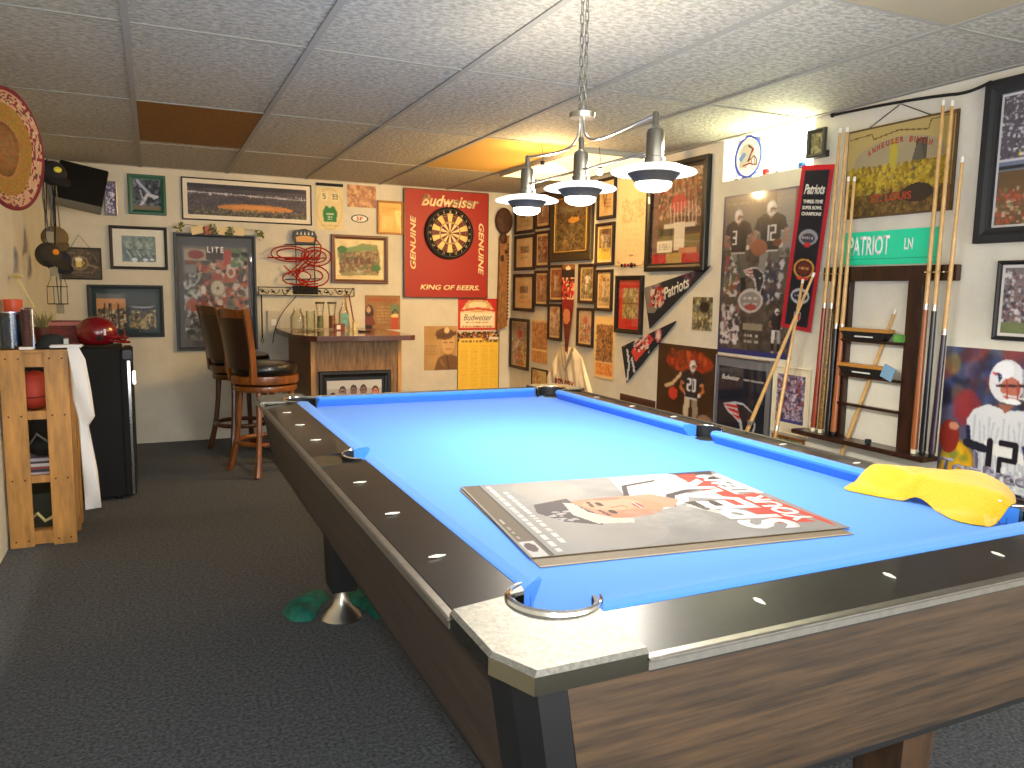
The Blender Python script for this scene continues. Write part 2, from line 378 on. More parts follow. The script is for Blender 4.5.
t = empty('ceiling_light', (2.69, 4.85, ZC - .03), 0, 'glowing rectangular ceiling light panel behind the pendant lamps', 'ceiling light')
MB().box(-.285, .285, -.58, .58, 0, .008).build('diffuser', mat('warm_diffuser', (255, 225, 170), .5, emit=(255, 226, 168), es=1.6), t)
fr = MB(); fr.box(-.297, .297, -.6, -.58, -.002, .029).box(-.297, .297, .58, .6, -.002, .029).box(-.297, -.285, -.58, .58, -.002, .029).box(.285, .297, -.58, .58, -.002, .029)
fr.build('frame', tbar, t)
# crown line where the ceiling meets the walls
m_ = mat('wall_angle', (190, 185, 170), .6)
struct(MB().box(XL, XR, YB - .018, YB - .001, ZC - .004, ZC - .0006).build('trim_5', m_))
struct(MB().box(XR - .018, XR - .001, YF, YB, ZC - .004, ZC - .0006).build('trim_6', m_))
# basement window in the right wall
winframe = mat('white_window_vinyl', (240, 242, 246), .4)
w_ = MB(); X0 = XR + .085
w_.box(X0, X0 + .04, WY0, WY0 + .03, WZ0, WZ1).box(X0, X0 + .04, WY1 - .03, WY1, WZ0, WZ1).box(X0, X0 + .04, (WY0 + WY1) / 2 - .012, (WY0 + WY1) / 2 + .012, WZ0, WZ1)
w_.box(X0, X0 + .04, WY0, WY1, WZ0, WZ0 + .025)
wo = struct(w_.build('window_1', winframe))
MB().box(X0 + .015, X0 + .019, WY0 + .02, WY1 - .02, WZ0 + .02, WZ1).build('pane', PANE, wo)
# glowing slab added outside the window in place of the daylight
sky = mat('glowing_daylight', (245, 250, 255), .9, emit=(236, 244, 255), es=2.5)
MB().box(XR + .42, XR + .46, WY0 - .5, WY1 + 2.2, 1.4, 3.2).build('daylight_slab', sky, wo)

# ------------------------------------------------------------------ pool table
TX0, TX1, TY0, TY1 = .37, 1.84, .786, 3.39; RZ = .772; BZ = .737
TC = Vector(((TX0 + TX1) / 2, (TY0 + TY1) / 2, 0)); HX = (TX1 - TX0) / 2; HY = (TY1 - TY0) / 2
tb = empty('pool_table', TC, 0, 'large pool table with blue cloth, black rails and metal corners', 'pool table')
FELT = mat('blue_cloth', (60, 137, 236), .9, noise=.04, nscale=400, sheen=.15)
RAIL = mat('black_rail_laminate', (34, 31, 29), .34, noise=.25, nscale=90, coat=.25)
GRAINX = mat('walnut_laminate_x', (76, 57, 37), .5, coat=.08, col2=(36, 27, 18), nscale=6, stretch=(.8, 1, 15), ramp=(.34, .66))
GRAINY = mat('walnut_laminate_y', (62, 48, 36), .55, coat=.05, col2=(40, 31, 24), nscale=5, stretch=(1, 1.0, 13), ramp=(.36, .64))
MB().box(-HX + .14, HX - .14, -HY + .14, HY - .14, BZ - .03, BZ).build('bed', FELT, tb)
# rails: black boards in six lengths, cushions and diamond sights
def rail_piece(lx, ly, ux, uy, a, b, ends, bw=.132, nw=.182):
    """origin at outer edge line point (lx,ly); u = direction along, v = inward; a..b the extent along"""
    vx, vy = -uy, ux
    if (-lx) * vx + (-ly) * vy < 0: vx, vy = -vx, -vy
    def P(al, inn, z): return (lx + ux * al + vx * inn, ly + uy * al + vy * inn, z)
    m = MB()
    prof = [(.010, RZ - .035), (.010, RZ - .017), (.018, RZ - .013), (bw, RZ), (bw, RZ - .035)]
    n = len(prof)
    m.add([P(a, p[0], p[1]) for p in prof] + [P(b, p[0], p[1]) for p in prof], [tuple(range(n)), tuple(range(n, 2 * n))[::-1]] + [(i, (i + 1) % n, n + (i + 1) % n, n + i) for i in range(n)])
    m.build('rail', RAIL, tb)
    c = MB(); prof = [(bw + .0005, BZ + .001, 0), (bw + .0005, RZ + .001, 0), (bw + .006, RZ + .003, .1), (bw + .022, RZ + .006, .4), (nw - .008, RZ + .006, .9), (nw, RZ - .001, 1), (nw - .002, RZ - .008, 1), (nw - .022, BZ + .001, .6)]
    n = len(prof); e0, e1 = ends
    c.add([P(a + e0 * p[2], p[0], p[1]) for p in prof] + [P(b - e1 * p[2], p[0], p[1]) for p in prof], [tuple(range(n)), tuple(range(n, 2 * n))[::-1]] + [(i, (i + 1) % n, n + (i + 1) % n, n + i) for i in range(n)])
    c.build('cushion', FELT, tb)
SIDE = .062
SIGHT = mat('white_sight', (240, 236, 225), .4)
for sx in (-1, 1):
    rail_piece(sx * HX, 0, 0, 1, -HY + .245, -SIDE, (.035, .012)); rail_piece(sx * HX, 0, 0, 1, SIDE, HY - .245, (.012, .035))
    for k in (1, 2, 3, 5, 6, 7):
        y = -1.126 + .2815 * k; x = sx * (HX - .066)
        MB().prism([(x - .016, y), (x, y - .006), (x + .016, y), (x, y + .006)], RZ - .0062, RZ - .0042).build('sight', SIGHT, tb)
for sy in (-1, 1):
    rail_piece(0, sy * HY, 1, 0, -HX + .205, HX - .205, (.035, .035), .130, .180)
    for k in (1, 2, 3):
        x = -.5625 + .28125 * k; y = sy * (HY - .085)
        MB().prism([(x - .006, y), (x, y - .016), (x + .006, y), (x, y + .016)], RZ - .0062, RZ - .0042).build('sight', SIGHT, tb)
# aluminium edge strips with a grooved profile
def strip(x0, y0, x1, y1, nx, ny):
    prof = [(0.0, RZ - .026), (-.009, RZ - .026), (-.009, RZ - .016), (-.007, RZ - .014), (-.012, RZ - .0125), (-.012, RZ - .010), (-.008, RZ - .009), (.004, RZ - .009), (.004, RZ - .016)]
    m = MB(); n = len(prof)
    # profile offset measured inward (positive) from the outer face
    m.add([(x0 - nx * p[0] - nx * .008, y0 - ny * p[0] - ny * .008, p[1]) for p in prof] + [(x1 - nx * p[0] - nx * .008, y1 - ny * p[0] - ny * .008, p[1]) for p in prof],
          [tuple(range(n)), tuple(range(n, 2 * n))[::-1]] + [(i, (i + 1) % n, n + (i + 1) % n, n + i) for i in range(n)])
    m.build('edge_strip', ALU, tb)
for sx in (-1, 1): strip(sx * HX, -HY + .215, sx * HX, HY - .215, sx, 0)
for sy in (-1, 1): strip(-HX + .195, sy * HY, HX - .195, sy * HY, 0, sy)
# corner castings and pockets
CA, CB, CR = .162, .20, .066
def arc(n, a0, a1, r=CR): return [(CA + r * math.cos(a0 + (a1 - a0) * i / n), CB + r * math.sin(a0 + (a1 - a0) * i / n)) for i in range(n + 1)]
SKIRT = mat('polished_casting_edge', (128, 124, 108), .16, 1)
PKT = mat('black_pocket_rubber', (16, 16, 18), .6)
for sx in (-1, 1):
    for sy in (-1, 1):
        def T(p): return (sx * (HX - p[0]), sy * (HY - p[1]))
        ar = arc(22, math.radians(-24), math.radians(-246))
        out = [(0, .215), (0, .072), (.010, .050), (.030, .0), (.195, 0)]
        poly = out + [(.203, .135)] + ar + [(.13, .238)]
        m = MB(); pts = [T(p) for p in poly]; n = len(pts)
        ins = [T((p[0] + (.006 if p[0] < .05 else 0), p[1] + (.006 if p[1] < .05 else 0))) for p in poly]
        top = [(p[0], p[1], RZ + .003) for p in ins]; mid = [(p[0], p[1], RZ - .003) for p in pts]; low = [(p[0], p[1], RZ - .027) for p in pts]
        m.add(top + mid, [tuple(range(n)), tuple(range(n, 2 * n))[::-1]] + [(i, (i + 1) % n, n + (i + 1) % n, n + i) for i in range(n)])
        cast = m.build('corner_casting', CAST, tb)
        mid2 = [(p[0], p[1], RZ - .0032) for p in pts]; MB().add(mid2 + low, [tuple(range(n)), tuple(range(n, 2 * n))[::-1]] + [(i, (i + 1) % n, n + (i + 1) % n, n + i) for i in range(n)]).build('skirt', SKIRT, cast)
        # chrome lip round the cut out
        lip = MB(); A0 = arc(22, math.radians(-20), math.radians(-250), CR + .004)
        rr = [.002 + .0055 * math.sin(PI * i / 22) for i in range(23)]
        lip.tube([(*T(p), RZ + .004) for p in A0], rr, 8); lip.build('pocket_lip', CHROME, cast, True)
        ln = MB(); a1 = arc(22, math.radians(-10), math.radians(-260), CR - .0005); a2 = arc(22, math.radians(-10), math.radians(-260), CR - .006)
        for i in range(22):
            p, q, r_, s_ = T(a1[i]), T(a1[i + 1]), T(a2[i + 1]), T(a2[i])
            ln.hexa([(*p, BZ - .12), (*q, BZ - .12), (*r_, BZ - .12), (*s_, BZ - .12)], [(*p, RZ), (*q, RZ), (*r_, RZ), (*s_, RZ)])
        ln.build('pocket_liner', PKT, tb)
        ctr = T((CA - .012, CB - .016)); MB().lathe([(.040, BZ + .0002), (.040, BZ + .0008)], (*ctr, 0), 20).build('dark_hole_disc', PKT, tb)  # black disc on the bed, painting the dark of the open pocket
    # side pocket
    x = sx * (HX - .125); pr = MB()
    for i in range(12):
        a, b = PI * i / 12, PI * (i + 1) / 12
        def S(an, r, z): return (x + sx * r * math.sin(an) * .62, r * math.cos(an), z)
        pr.hexa([S(a, .062, BZ - .1), S(b, .062, BZ - .1), S(b, .055, BZ - .1), S(a, .055, BZ - .1)], [S(a, .062, RZ + .001), S(b, .062, RZ + .001), S(b, .055, RZ + .001), S(a, .055, RZ + .001)])
    pr.build('pocket_liner', PKT, tb)
    lp = MB(); lp.tube([S(PI * i / 12, .060, RZ + .002) for i in range(13)], .0028, 6); lp.build('pocket_lip', CHROME, tb, True)
    fill = MB(); pp = [(x + sx * .063 * math.sin(PI * i / 12) * .62, .063 * math.cos(PI * i / 12)) for i in range(13)]
    pts = [(sx * (HX - .0102), .0625), *pp, (sx * (HX - .0102), -.0625)]
    fill.prism(pts, RZ - .035, RZ - .010); fill.build('rail', RAIL, tb)
    MB().lathe([(.040, BZ + .0002), (.040, BZ + .0008)], (sx * (HX - .135), 0, 0), 20).build('dark_hole_disc', PKT, tb)  # same black disc for the shade inside the side pocket
# aprons, tapering inwards
AZ0, AZ1, IN0, IN1, INE = .507, RZ - .028, .065, .022, .034
for sy in (-1, 1):
    yo1, yo0 = sy * (HY - IN1), sy * (HY - INE); t_ = .02 * sy; e = .064
    MB().hexa([(-HX + IN0 + e, yo0, AZ0), (HX - IN0 - e, yo0, AZ0), (HX - IN0 - e, yo0 - t_, AZ0), (-HX + IN0 + e, yo0 - t_, AZ0)],
              [(-HX + IN1 + e, yo1, AZ1), (HX - IN1 - e, yo1, AZ1), (HX - IN1 - e, yo1 - t_, AZ1), (-HX + IN1 + e, yo1 - t_, AZ1)]).build('apron', GRAINX, tb)
for sx in (-1, 1):
    xo1, xo0 = sx * (HX - IN1), sx * (HX - IN0); t_ = .02 * sx; e = .11
    MB().hexa([(xo0, -HY + INE + e, AZ0), (xo0, HY - INE - e, AZ0), (xo0 - t_, HY - INE - e, AZ0), (xo0 - t_, -HY + INE + e, AZ0)],
              [(xo1, -HY + IN1 + e, AZ1), (xo1, HY - IN1 - e, AZ1), (xo1 - t_, HY - IN1 - e, AZ1), (xo1 - t_, -HY + IN1 + e, AZ1)]).build('apron', GRAINY, tb)
    for sy in (-1, 1):
        def C(inn, a, b, z): return (sx * (HX - inn - a), sy * (HY - (INE if inn == IN0 else inn) - b), z)
        low = [C(IN0, 0, .1095, AZ0 - .012), C(IN0, 0, .03, AZ0 - .012), C(IN0, .022, 0, AZ0 - .012), C(IN0, .0635, 0, AZ0 - .012), C(IN0, .0635, .1095, AZ0 - .012)]
        hi = [C(IN1, 0, .1095, AZ1), C(IN1, 0, .03, AZ1), C(IN1, .022, 0, AZ1), C(IN1, .0635, 0, AZ1), C(IN1, .0635, .1095, AZ1)]
        MB().add(low + hi, [(4, 3, 2, 1, 0), (5, 6, 7, 8, 9)] + [(i, (i + 1) % 5, 5 + (i + 1) % 5, 5 + i) for i in range(5)]).build('corner_trim', BLACK, tb)
MB().box(-HX + IN0 + .004, HX - IN0 - .004, -HY + INE + .004, HY - INE - .004, AZ0 - .014, AZ0 - .001).build('bottom_frame', BLACK, tb)
# legs with bell feet
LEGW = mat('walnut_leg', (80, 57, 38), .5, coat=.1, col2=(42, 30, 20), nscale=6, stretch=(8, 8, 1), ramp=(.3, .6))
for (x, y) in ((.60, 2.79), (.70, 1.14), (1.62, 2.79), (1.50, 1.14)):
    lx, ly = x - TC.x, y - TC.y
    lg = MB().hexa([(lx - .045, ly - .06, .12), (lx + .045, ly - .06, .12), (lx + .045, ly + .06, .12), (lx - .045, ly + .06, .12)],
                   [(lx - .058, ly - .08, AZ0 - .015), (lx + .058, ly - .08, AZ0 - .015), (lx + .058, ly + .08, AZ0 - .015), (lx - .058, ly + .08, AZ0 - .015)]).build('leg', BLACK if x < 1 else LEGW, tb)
    MB().lathe([(.076, 0), (.078, .006), (.066, .020), (.036, .052), (.022, .085), (.020, .119)], (lx, ly, 0), 28).build('bell_foot', STEEL, lg, True)

# ------------------------------------------------------------------ things lying on the table
def poster_art_top():
    w, h = .535, .72; c = Cv(w, h, 190, 250, (176, 174, 172)); c.mottle(10, 6).mottle(7, 14)
    c.ell(.35, .30, .34, .2, (190, 182, 176), .5).ell(.85, .28, .2, .12, (198, 188, 176), .5)
    G = (86, 72, 78)
    c.poly([(.18, .66), (.95, .60), (1, .78), (1, 1), (0.62, .98), (.2, .80)], (158, 156, 155), .5)
    c.poly([(.42, .56), (.62, .50), (.99, .56), (1, .93), (.86, .94), (.66, .74), (.50, .68)], (246, 244, 242))
    c.poly([(.93, .84), (1, .80), (1, .99), (.93, .97)], G); c.line([(.62, .50), (.82, .56), (.88, .70)], .02, G); c.line([(.46, .60), (.62, .66), (.70, .80)], .03, (96, 84, 88))
    c.line([(.25, .74), (.44, .66)], .03, (226, 222, 216)); c.poly([(.36, .68), (.50, .66), (.50, .76), (.40, .78)], (92, 84, 80)); c.line([(.40, .70), (.48, .74)], .012, (230, 225, 220))
    c.poly([(.44, .48), (.66, .46), (.66, .60), (.54, .66), (.44, .60)], (224, 168, 142))
    c.ell(.50, .40, .155, .175, (222, 160, 128)); c.ell(.55, .42, .09, .10, (236, 186, 156), .7); c.ell(.40, .42, .05, .12, (196, 132, 104), .5); c.ell(.63, .43, .022, .05, (214, 140, 118))
    c.ell(.44, .385, .03, .012, (80, 50, 44)); c.ell(.56, .378, .03, .012, (80, 50, 44)); c.line([(.40, .36), (.47, .350)], .013, (120, 76, 56)); c.line([(.53, .346), (.60, .352)], .013, (120, 76, 56))
    c.line([(.50, .40), (.515, .445), (.49, .452)], .010, (190, 128, 100)); c.ell(.505, .495, .045, .014, (186, 92, 84)); c.line([(.46, .493), (.55, .493)], .005, (245, 240, 235))
    c.poly([(.28, .30), (.36, .20), (.50, .15), (.62, .17), (.68, .30), (.6, .30), (.42, .33)], (96, 84, 90)); c.poly([(.28, .40), (.30, .29), (.44, .25), (.62, .27), (.60, .30), (.46, .31), (.36, .36), (.33, .42)], (222, 216, 206))
    c.speck(.36, .18, .50, .25, [(200, 196, 198)], 8, .012); c.speck(.18, .42, .42, .72, [(196, 194, 190), (160, 158, 156)], 60, .02, .15)
    c.poly([(.10, .94), (.12, .82), (.55, .80), (.96, .82), (.96, .90), (.56, .90)], (226, 92, 80)); c.poly([(.02, .97), (.55, .905), (.56, .965), (.1, .985)], (232, 98, 84))
    c.rect(.55, .965, .93, .997, (238, 236, 232)); c.scrib(.6, .97, .9, .99, 1, (200, 196, 190)); c.rect(0, 0, 1, .062, (128, 112, 92)); c.rect(0, 0, 1, .007, (176, 170, 158)); c.rect(.0, .008, .17, .052, (232, 230, 228)); c.ell(.10, .028, .05, .016, (110, 84, 92)); c.scrib(.20, .012, .48, .03, 1, (222, 218, 210)); c.rect(0, .062, 1, .068, (96, 90, 84))
    c.scrib(.03, .076, .97, .108, 1, (246, 244, 240), 1.2, 1); c.scrib(.12, .114, .86, .146, 1, (246, 244, 240), 1.2, 1); c.grain(3); c.a = np.clip(8 + (c.a - 40) * .80, 0, 255)
    return c
def flat_poster(c, name, label, x, y, z, rz, text_specs=()):
    # poster lies face up: picture top towards -X, picture right towards +Y
    r = empty(name, (x, y, z), rz, label, 'poster')
    o = c.mesh('print', MATTE, r, 0, -c.h / 2, 0, .0012, (170, 150, 120))
    F = Matrix(((0, 0, -1, 0), (1, 0, 0, 0), (0, -1, 0, 0), (0, 0, 0, 1)))   # local (x,y,z) -> (-z, x, -y)
    o.matrix_local = F
    for s, w, h, tx, tz, m, sh in text_specs:
        text(s, w, h, m, r, tx, tz, -.0013, sh, .03, name='lettering', depth=.0003, flat=F)
    return r
WINK = mat('white_ink', (248, 246, 244), .5); PINKW = mat('poster_white', (206, 200, 198), .85)
cA = poster_art_top()
cB = Cv(.56, .70, 120, 150, (138, 122, 98)); cB.mottle(8, 8).grain(4); cB.rect(0, 0, .012, 1, (190, 180, 160)); cB.a *= .8
flat_poster(cB, 'poster', 'brown poster mostly hidden under the grey player poster on the table', 0.990, 1.434, BZ + .001, math.radians(-6))
flat_poster(cA, 'poster', 'grey poster of a capped ball player lying on the blue cloth', 1.005, 1.458, BZ + .004, math.radians(-7),
            [('SPEAK', .44, .125, -.02, -.206, PINKW, .15), ('YOUR TEAM', .42, .056, .01, -.305, PINKW, .15)])

# yellow towel: a rumpled cloth draped on the cloth and over the right rail
def rumpled(name, outline, z0, hgt, m, label, cat, seed=3, res=34, thick=.006, extra=None):
    """cloth whose outline is a polygon; its surface rises into folds"""
    rs = np.random.RandomState(seed); xs = [p[0] for p in outline]; ys = [p[1] for p in outline]
    x0, x1, y0, y1 = min(xs), max(xs), min(ys), max(ys)
    def edge_dist(x, y):
        ins = False; d = 1e9; n = len(outline)
        for i in range(n):
            ax, ay = outline[i]; bx, by = outline[(i + 1) % n]
            if (ay > y) != (by > y) and x < ax + (y - ay) * (bx - ax) / (by - ay): ins = not ins
            dx, dy = bx - ax, by - ay; t = max(0, min(1, ((x - ax) * dx + (y - ay) * dy) / (dx * dx + dy * dy)))
            d = min(d, math.hypot(x - ax - t * dx, y - ay - t * dy))
        return ins, d
    ph = rs.uniform(0, 6, 8); bm = bmesh.new(); cx, cy = sum(xs) / len(xs), sum(ys) / len(ys); rings = []
    # sample outline densely, then shrink towards the centre line
    dense = []
    for i in range(len(outline)):
        a, b = Vector(outline[i]), Vector(outline[(i + 1) % len(outline)]); k = max(2, int((b - a).length / .012))
        dense += [a.lerp(b, j / k) for j in range(k)]
    for _ in range(3): dense = [(dense[i - 1] + dense[i] * 2 + dense[(i + 1) % len(dense)]) / 4 for i in range(len(dense))]
    K = 14
    for k in range(K + 1):
        s = 1 - k / K; ring = []
        for p in dense:
            q = Vector((cx, cy)) + (p - Vector((cx, cy))) * s; _, d = edge_dist(q.x, q.y)
            h = hgt * (1 - math.exp(-d / .018)) if k else 0
            f = .75 - abs(math.sin(q.x * 13 + q.y * 17 + ph[0] + .8 * math.sin(q.y * 30))) * .9 + math.sin(q.x * -25 + q.y * 18 + ph[1]) * .3 - .45 * max(0, 1 - abs(math.sin(q.x * 22 - q.y * 12 + ph[2] + math.sin(q.x * 40))) * 4)
            zz = z0 + .001 + (h * (.55 + .25 * f) if k else 0)
            if extra: zz += extra(q.x, q.y)
            ring.append(bm.verts.new((q.x, q.y, zz)))
        rings.append(ring)
    n = len(dense)
    for k in range(K):
        for i in range(n):
            if k == K - 1: pass
            bm.faces.new((rings[k][i], rings[k][(i + 1) % n], rings[k + 1][(i + 1) % n], rings[k + 1][i]))
    bmesh.ops.remove_doubles(bm, verts=bm.verts[:], dist=1e-5)
    low = [bm.verts.new((p.x, p.y, z0 + (extra(p.x, p.y) if extra else 0) - .0)) for p in dense]
    bm.faces.new(low)
    bmesh.ops.recalc_face_normals(bm, faces=bm.faces[:])
    me = bpy.data.meshes.new(name); bm.to_mesh(me); bm.free(); me.materials.append(m)
    me.polygons.foreach_set('use_smooth', [True] * len(me.polygons))
    o = bpy.data.objects.new(name, me); COL.objects.link(o); centre_origin(o)
    if label: tag(o, label, cat)
    return o
YEL = mat('yellow_terry', (232, 186, 16), .95, noise=.1, nscale=300, bump=.5, bscale=350, sheen=.3)
def rail_ground(x, y):      # height of bed, cushion and rail above the bed near the right rail
    return .0475 * min(1, max(0, (x - 1.635) / .035))
tw = rumpled('towel', [(1.585, 1.40), (1.600, 1.345), (1.622, 1.285), (1.650, 1.240), (1.640, 1.19), (1.625, 1.155), (1.600, 1.115), (1.605, 1.07), (1.64, 1.032), (1.69, 1.028), (1.775, 1.085), (1.84, 1.155), (1.855, 1.195), (1.82, 1.255), (1.75, 1.33), (1.68, 1.40), (1.62, 1.425)],
             BZ + .0015, .040, YEL, 'crumpled yellow towel draped on the blue cloth and right rail', 'towel', seed=5, extra=rail_ground)
MB().box(-.02, .02, -.003, .003, -.001, .001, Matrix.Translation((-.02, -.165, .055)) @ Matrix.Rotation(.7, 4, 'Z')).build('care_tag', WHITE, tw)

# ------------------------------------------------------------------ chandelier
ch = empty('chandelier', (LX, LY[1], 1.5), 0, 'brushed nickel three lamp pool table light hanging on two chains', 'chandelier')
def Z(z): return z - 1.5
HUBZ = 1.745
MB().lathe([(.004, Z(HUBZ) - .016), (.036, Z(HUBZ) - .014), (.038, Z(HUBZ)), (.014, Z(HUBZ) + .003), (.010, Z(HUBZ) + .022), (.003, Z(HUBZ) + .024)], (0, 0, 0), 28).build('hub', STEEL, ch, True)
for dy in (-.014, .014):
    c = MB(); z = Z(HUBZ) + .012; i = 0
    while z < Z(ZC) - .03:
        pts = []
        for k in range(12):
            a = 2 * PI * k / 12; u = .0052 * math.cos(a); v = .0125 * math.sin(a); v += .006 * (1 if v > 0 else -1)
            if i % 2: pts.append((0, dy + u, z + .016 + v))
            else: pts.append((u, dy, z + .016 + v))
        c.tube(pts, .0016, 6, True); z += .0295; i += 1
    c.build('chain', mat('dull_chain', (140, 138, 130), .35, 1), ch, True)
MB().lathe([(.05, Z(ZC) - .022), (.062, Z(ZC) - .012), (.064, Z(ZC) - .007)], (0, 0, 0), 28).build('canopy', STEEL, ch, True)
def bez(p, n=16):
    p = [Vector(q) for q in p]; o = []
    for i in range(n + 1):
        t = i / n; o.append(p[0] * (1 - t) ** 3 + p[1] * 3 * t * (1 - t) ** 2 + p[2] * 3 * t * t * (1 - t) + p[3] * t ** 3)
    return o
SHADE = mat('white_opal_glass', (250, 250, 245), .35, emit=(255, 252, 240), es=1.5, coat=.5)
LENS = mat('glowing_lamp_bowl', (255, 250, 240), .5, emit=(255, 248, 232), es=14)
SOCK = mat('socket_nickel', (150, 147, 138), .3, 1)
CONE = mat('grey_lamp_collar', (52, 47, 40), .7, 0)
for i, yy in enumerate(LY):
    dy = yy - LY[1]; s = 1 if dy > 0 else -1
    if i != 1:
        c = MB(); c.tube(bez([(0, s * .010, Z(1.735)), (0, s * .012, Z(1.64)), (0, s * .07, Z(1.648)), (0, dy - s * .01, Z(1.672))], 20), .0042, 8); c.build('arm', STEEL, ch, True)
    else: MB().tube([(0, 0, Z(1.73)), (0, 0, Z(1.65))], .0042, 8).build('arm', STEEL, ch, True)
    MB().lathe([(.026, Z(1.548)), (.026, Z(1.566)), (.022, Z(1.568)), (.0225, Z(1.624)), (.020, Z(1.634)), (.009, Z(1.6415)), (.008, Z(1.643)), (.008, Z(1.674)), (.006, Z(1.678)), (.001, Z(1.679))], (0, dy, 0), 28).build('socket', SOCK, ch, True)
    MB().lathe([(.024, Z(1.552)), (.070, Z(1.545)), (.104, Z(1.534)), (.107, Z(1.529)), (.103, Z(1.526)), (.062, Z(1.530)), (.02, Z(1.532))], (0, dy, 0), 40).build('shade', SHADE, ch, True)
    MB().lathe([(.058, Z(1.5295)), (.066, Z(1.527)), (.046, Z(1.505)), (.04, Z(1.508))], (0, dy, 0), 36).build('collar', CONE, ch, True)
    MB().lathe([(.040, Z(1.522)), (.0455, Z(1.503)), (.044, Z(1.495)), (.034, Z(1.487)), (.018, Z(1.483)), (.002, Z(1.482))], (0, dy, 0), 30).build('bowl', LENS, ch, True)
for k in (0, 1):
    a, b = (LY[0] - LY[1] + .0245, -.0245) if k == 0 else (.0245, LY[2] - LY[1] - .0245)
    MB().tube([(0, a, Z(1.584)), (0, b, Z(1.584))], .0042, 8).build('cross_rod', STEEL, ch, True)
BULB = mat('bulb_glass', (255, 240, 210), .3, emit=(255, 232, 190), es=5)
for (x, y, z, lab) in ((2.17, 4.30, 1.965, 'small globe bulb hanging from the corner of the tan ceiling tile'), (2.50, 4.18, 1.955, 'small globe bulb hanging behind the middle pendant lamp')):
    b = empty('hanging_bulb', (x, y, z), 0, lab, 'light bulb', None)
    MB().ball((0, 0, 0), .022, 16, 10).build('globe', BULB, b, True)
    MB().lathe([(.014, .020), (.014, .045), (.006, .050)], (0, 0, 0), 12).build('holder', BLACK, b, True)
    MB().tube([(0, 0, .048), (.006, .004, .08), (-.008, 0, ZC - z - .007)], .002, 6).build('wire', BLACK, b, True)
# ------------------------------------------------------------------ pictures on the walls
def place(wall, u0, u1, z0, off=.001):
    if wall == 'B': return ((u0 + u1) / 2, YB - off, z0), 0
    return (XR - off, (u0 + u1) / 2, z0), -PI / 2
def frame_mesh(w, h, fw, d, m, parent, name='frame'):
    rings = []
    for ins, y in ((0, 0), (0, -d * .85), (.004, -d), (fw * .5, -d * 1.0), (fw * .75, -d * .8), (fw, -d * .72), (fw, -.004)):
        rings.append([(-w / 2 + ins, y, ins), (w / 2 - ins, y, ins), (w / 2 - ins, y, h - ins), (-w / 2 + ins, y, h - ins)])
    vs = [p for r in rings for p in r]; fs = []
    for i in range(len(rings) - 1):
        for k in range(4): fs.append((i * 4 + k, i * 4 + (k + 1) % 4, i * 4 + 4 + (k + 1) % 4, i * 4 + 4 + k))
    fs.append((24, 25, 26, 27))
    return MB().add(vs, fs).build(name, m, parent)
def picture(wall, u0, u1, z0, z1, label, art, px, fm, fw=.018, matw=0, matc=(235, 228, 210), d=.02, off=.001, group=None, cat='framed picture', name='framed_picture', mattop=None, glass=True, bg=(200, 190, 170)):
    w, h = u1 - u0, z1 - z0; loc, rz = place(wall, u0, u1, z0, off)
    r = empty(name, loc, rz, label, cat, group)
    frame_mesh(w, h, fw, d, fm, r)
    m = matw if isinstance(matw, tuple) else (matw, matw, matw, matw)     # left right bottom top
    if matw:
        mk = 'mat_board_%d_%d_%d' % matc
        MB().box(-w / 2 + fw, w / 2 - fw, -.0065, -.0045, fw, h - fw).build('mat_board', mat(mk, matc, .8), r)
    pw, ph = w - 2 * fw - m[0] - m[1], h - 2 * fw - m[2] - m[3]
    c = Cv(pw, ph, max(8, int(px[0])), max(8, int(px[1])), bg); art(c); c.soften()
    c.mesh('print', PRINT, r, (m[0] - m[1]) / 2, fw + m[2], -.007 if matw else -.0045, .001)
    if glass: MB().box(-w / 2 + fw * .9, w / 2 - fw * .9, -d * .62, -d * .62 + .0012, fw * .9, h - fw * .9).build('glass_pane', PANE, r)
    return r
def poster(wall, u0, u1, z0, z1, label, art, px, name='poster', cat='poster', off=.001, thick=.003, m=None, bg=(200, 190, 170), edge=(225, 222, 212), group=None):
    w, h = u1 - u0, z1 - z0; loc, rz = place(wall, u0, u1, z0, off)
    c = Cv(w, h, max(8, int(px[0])), max(8, int(px[1])), bg); art(c); c.soften()
    o = c.mesh(name, m or PRINT, None, 0, 0, 0, thick, edge); o.location = loc; o.rotation_euler = (0, 0, rz)
    return tag(o, label, cat, group)

BROWNS = [(120, 84, 44), (80, 54, 30), (170, 130, 80), (60, 46, 34), (200, 170, 120)]
GREYS = [(60, 60, 64), (110, 112, 116), (180, 180, 180), (34, 34, 40), (220, 218, 212)]
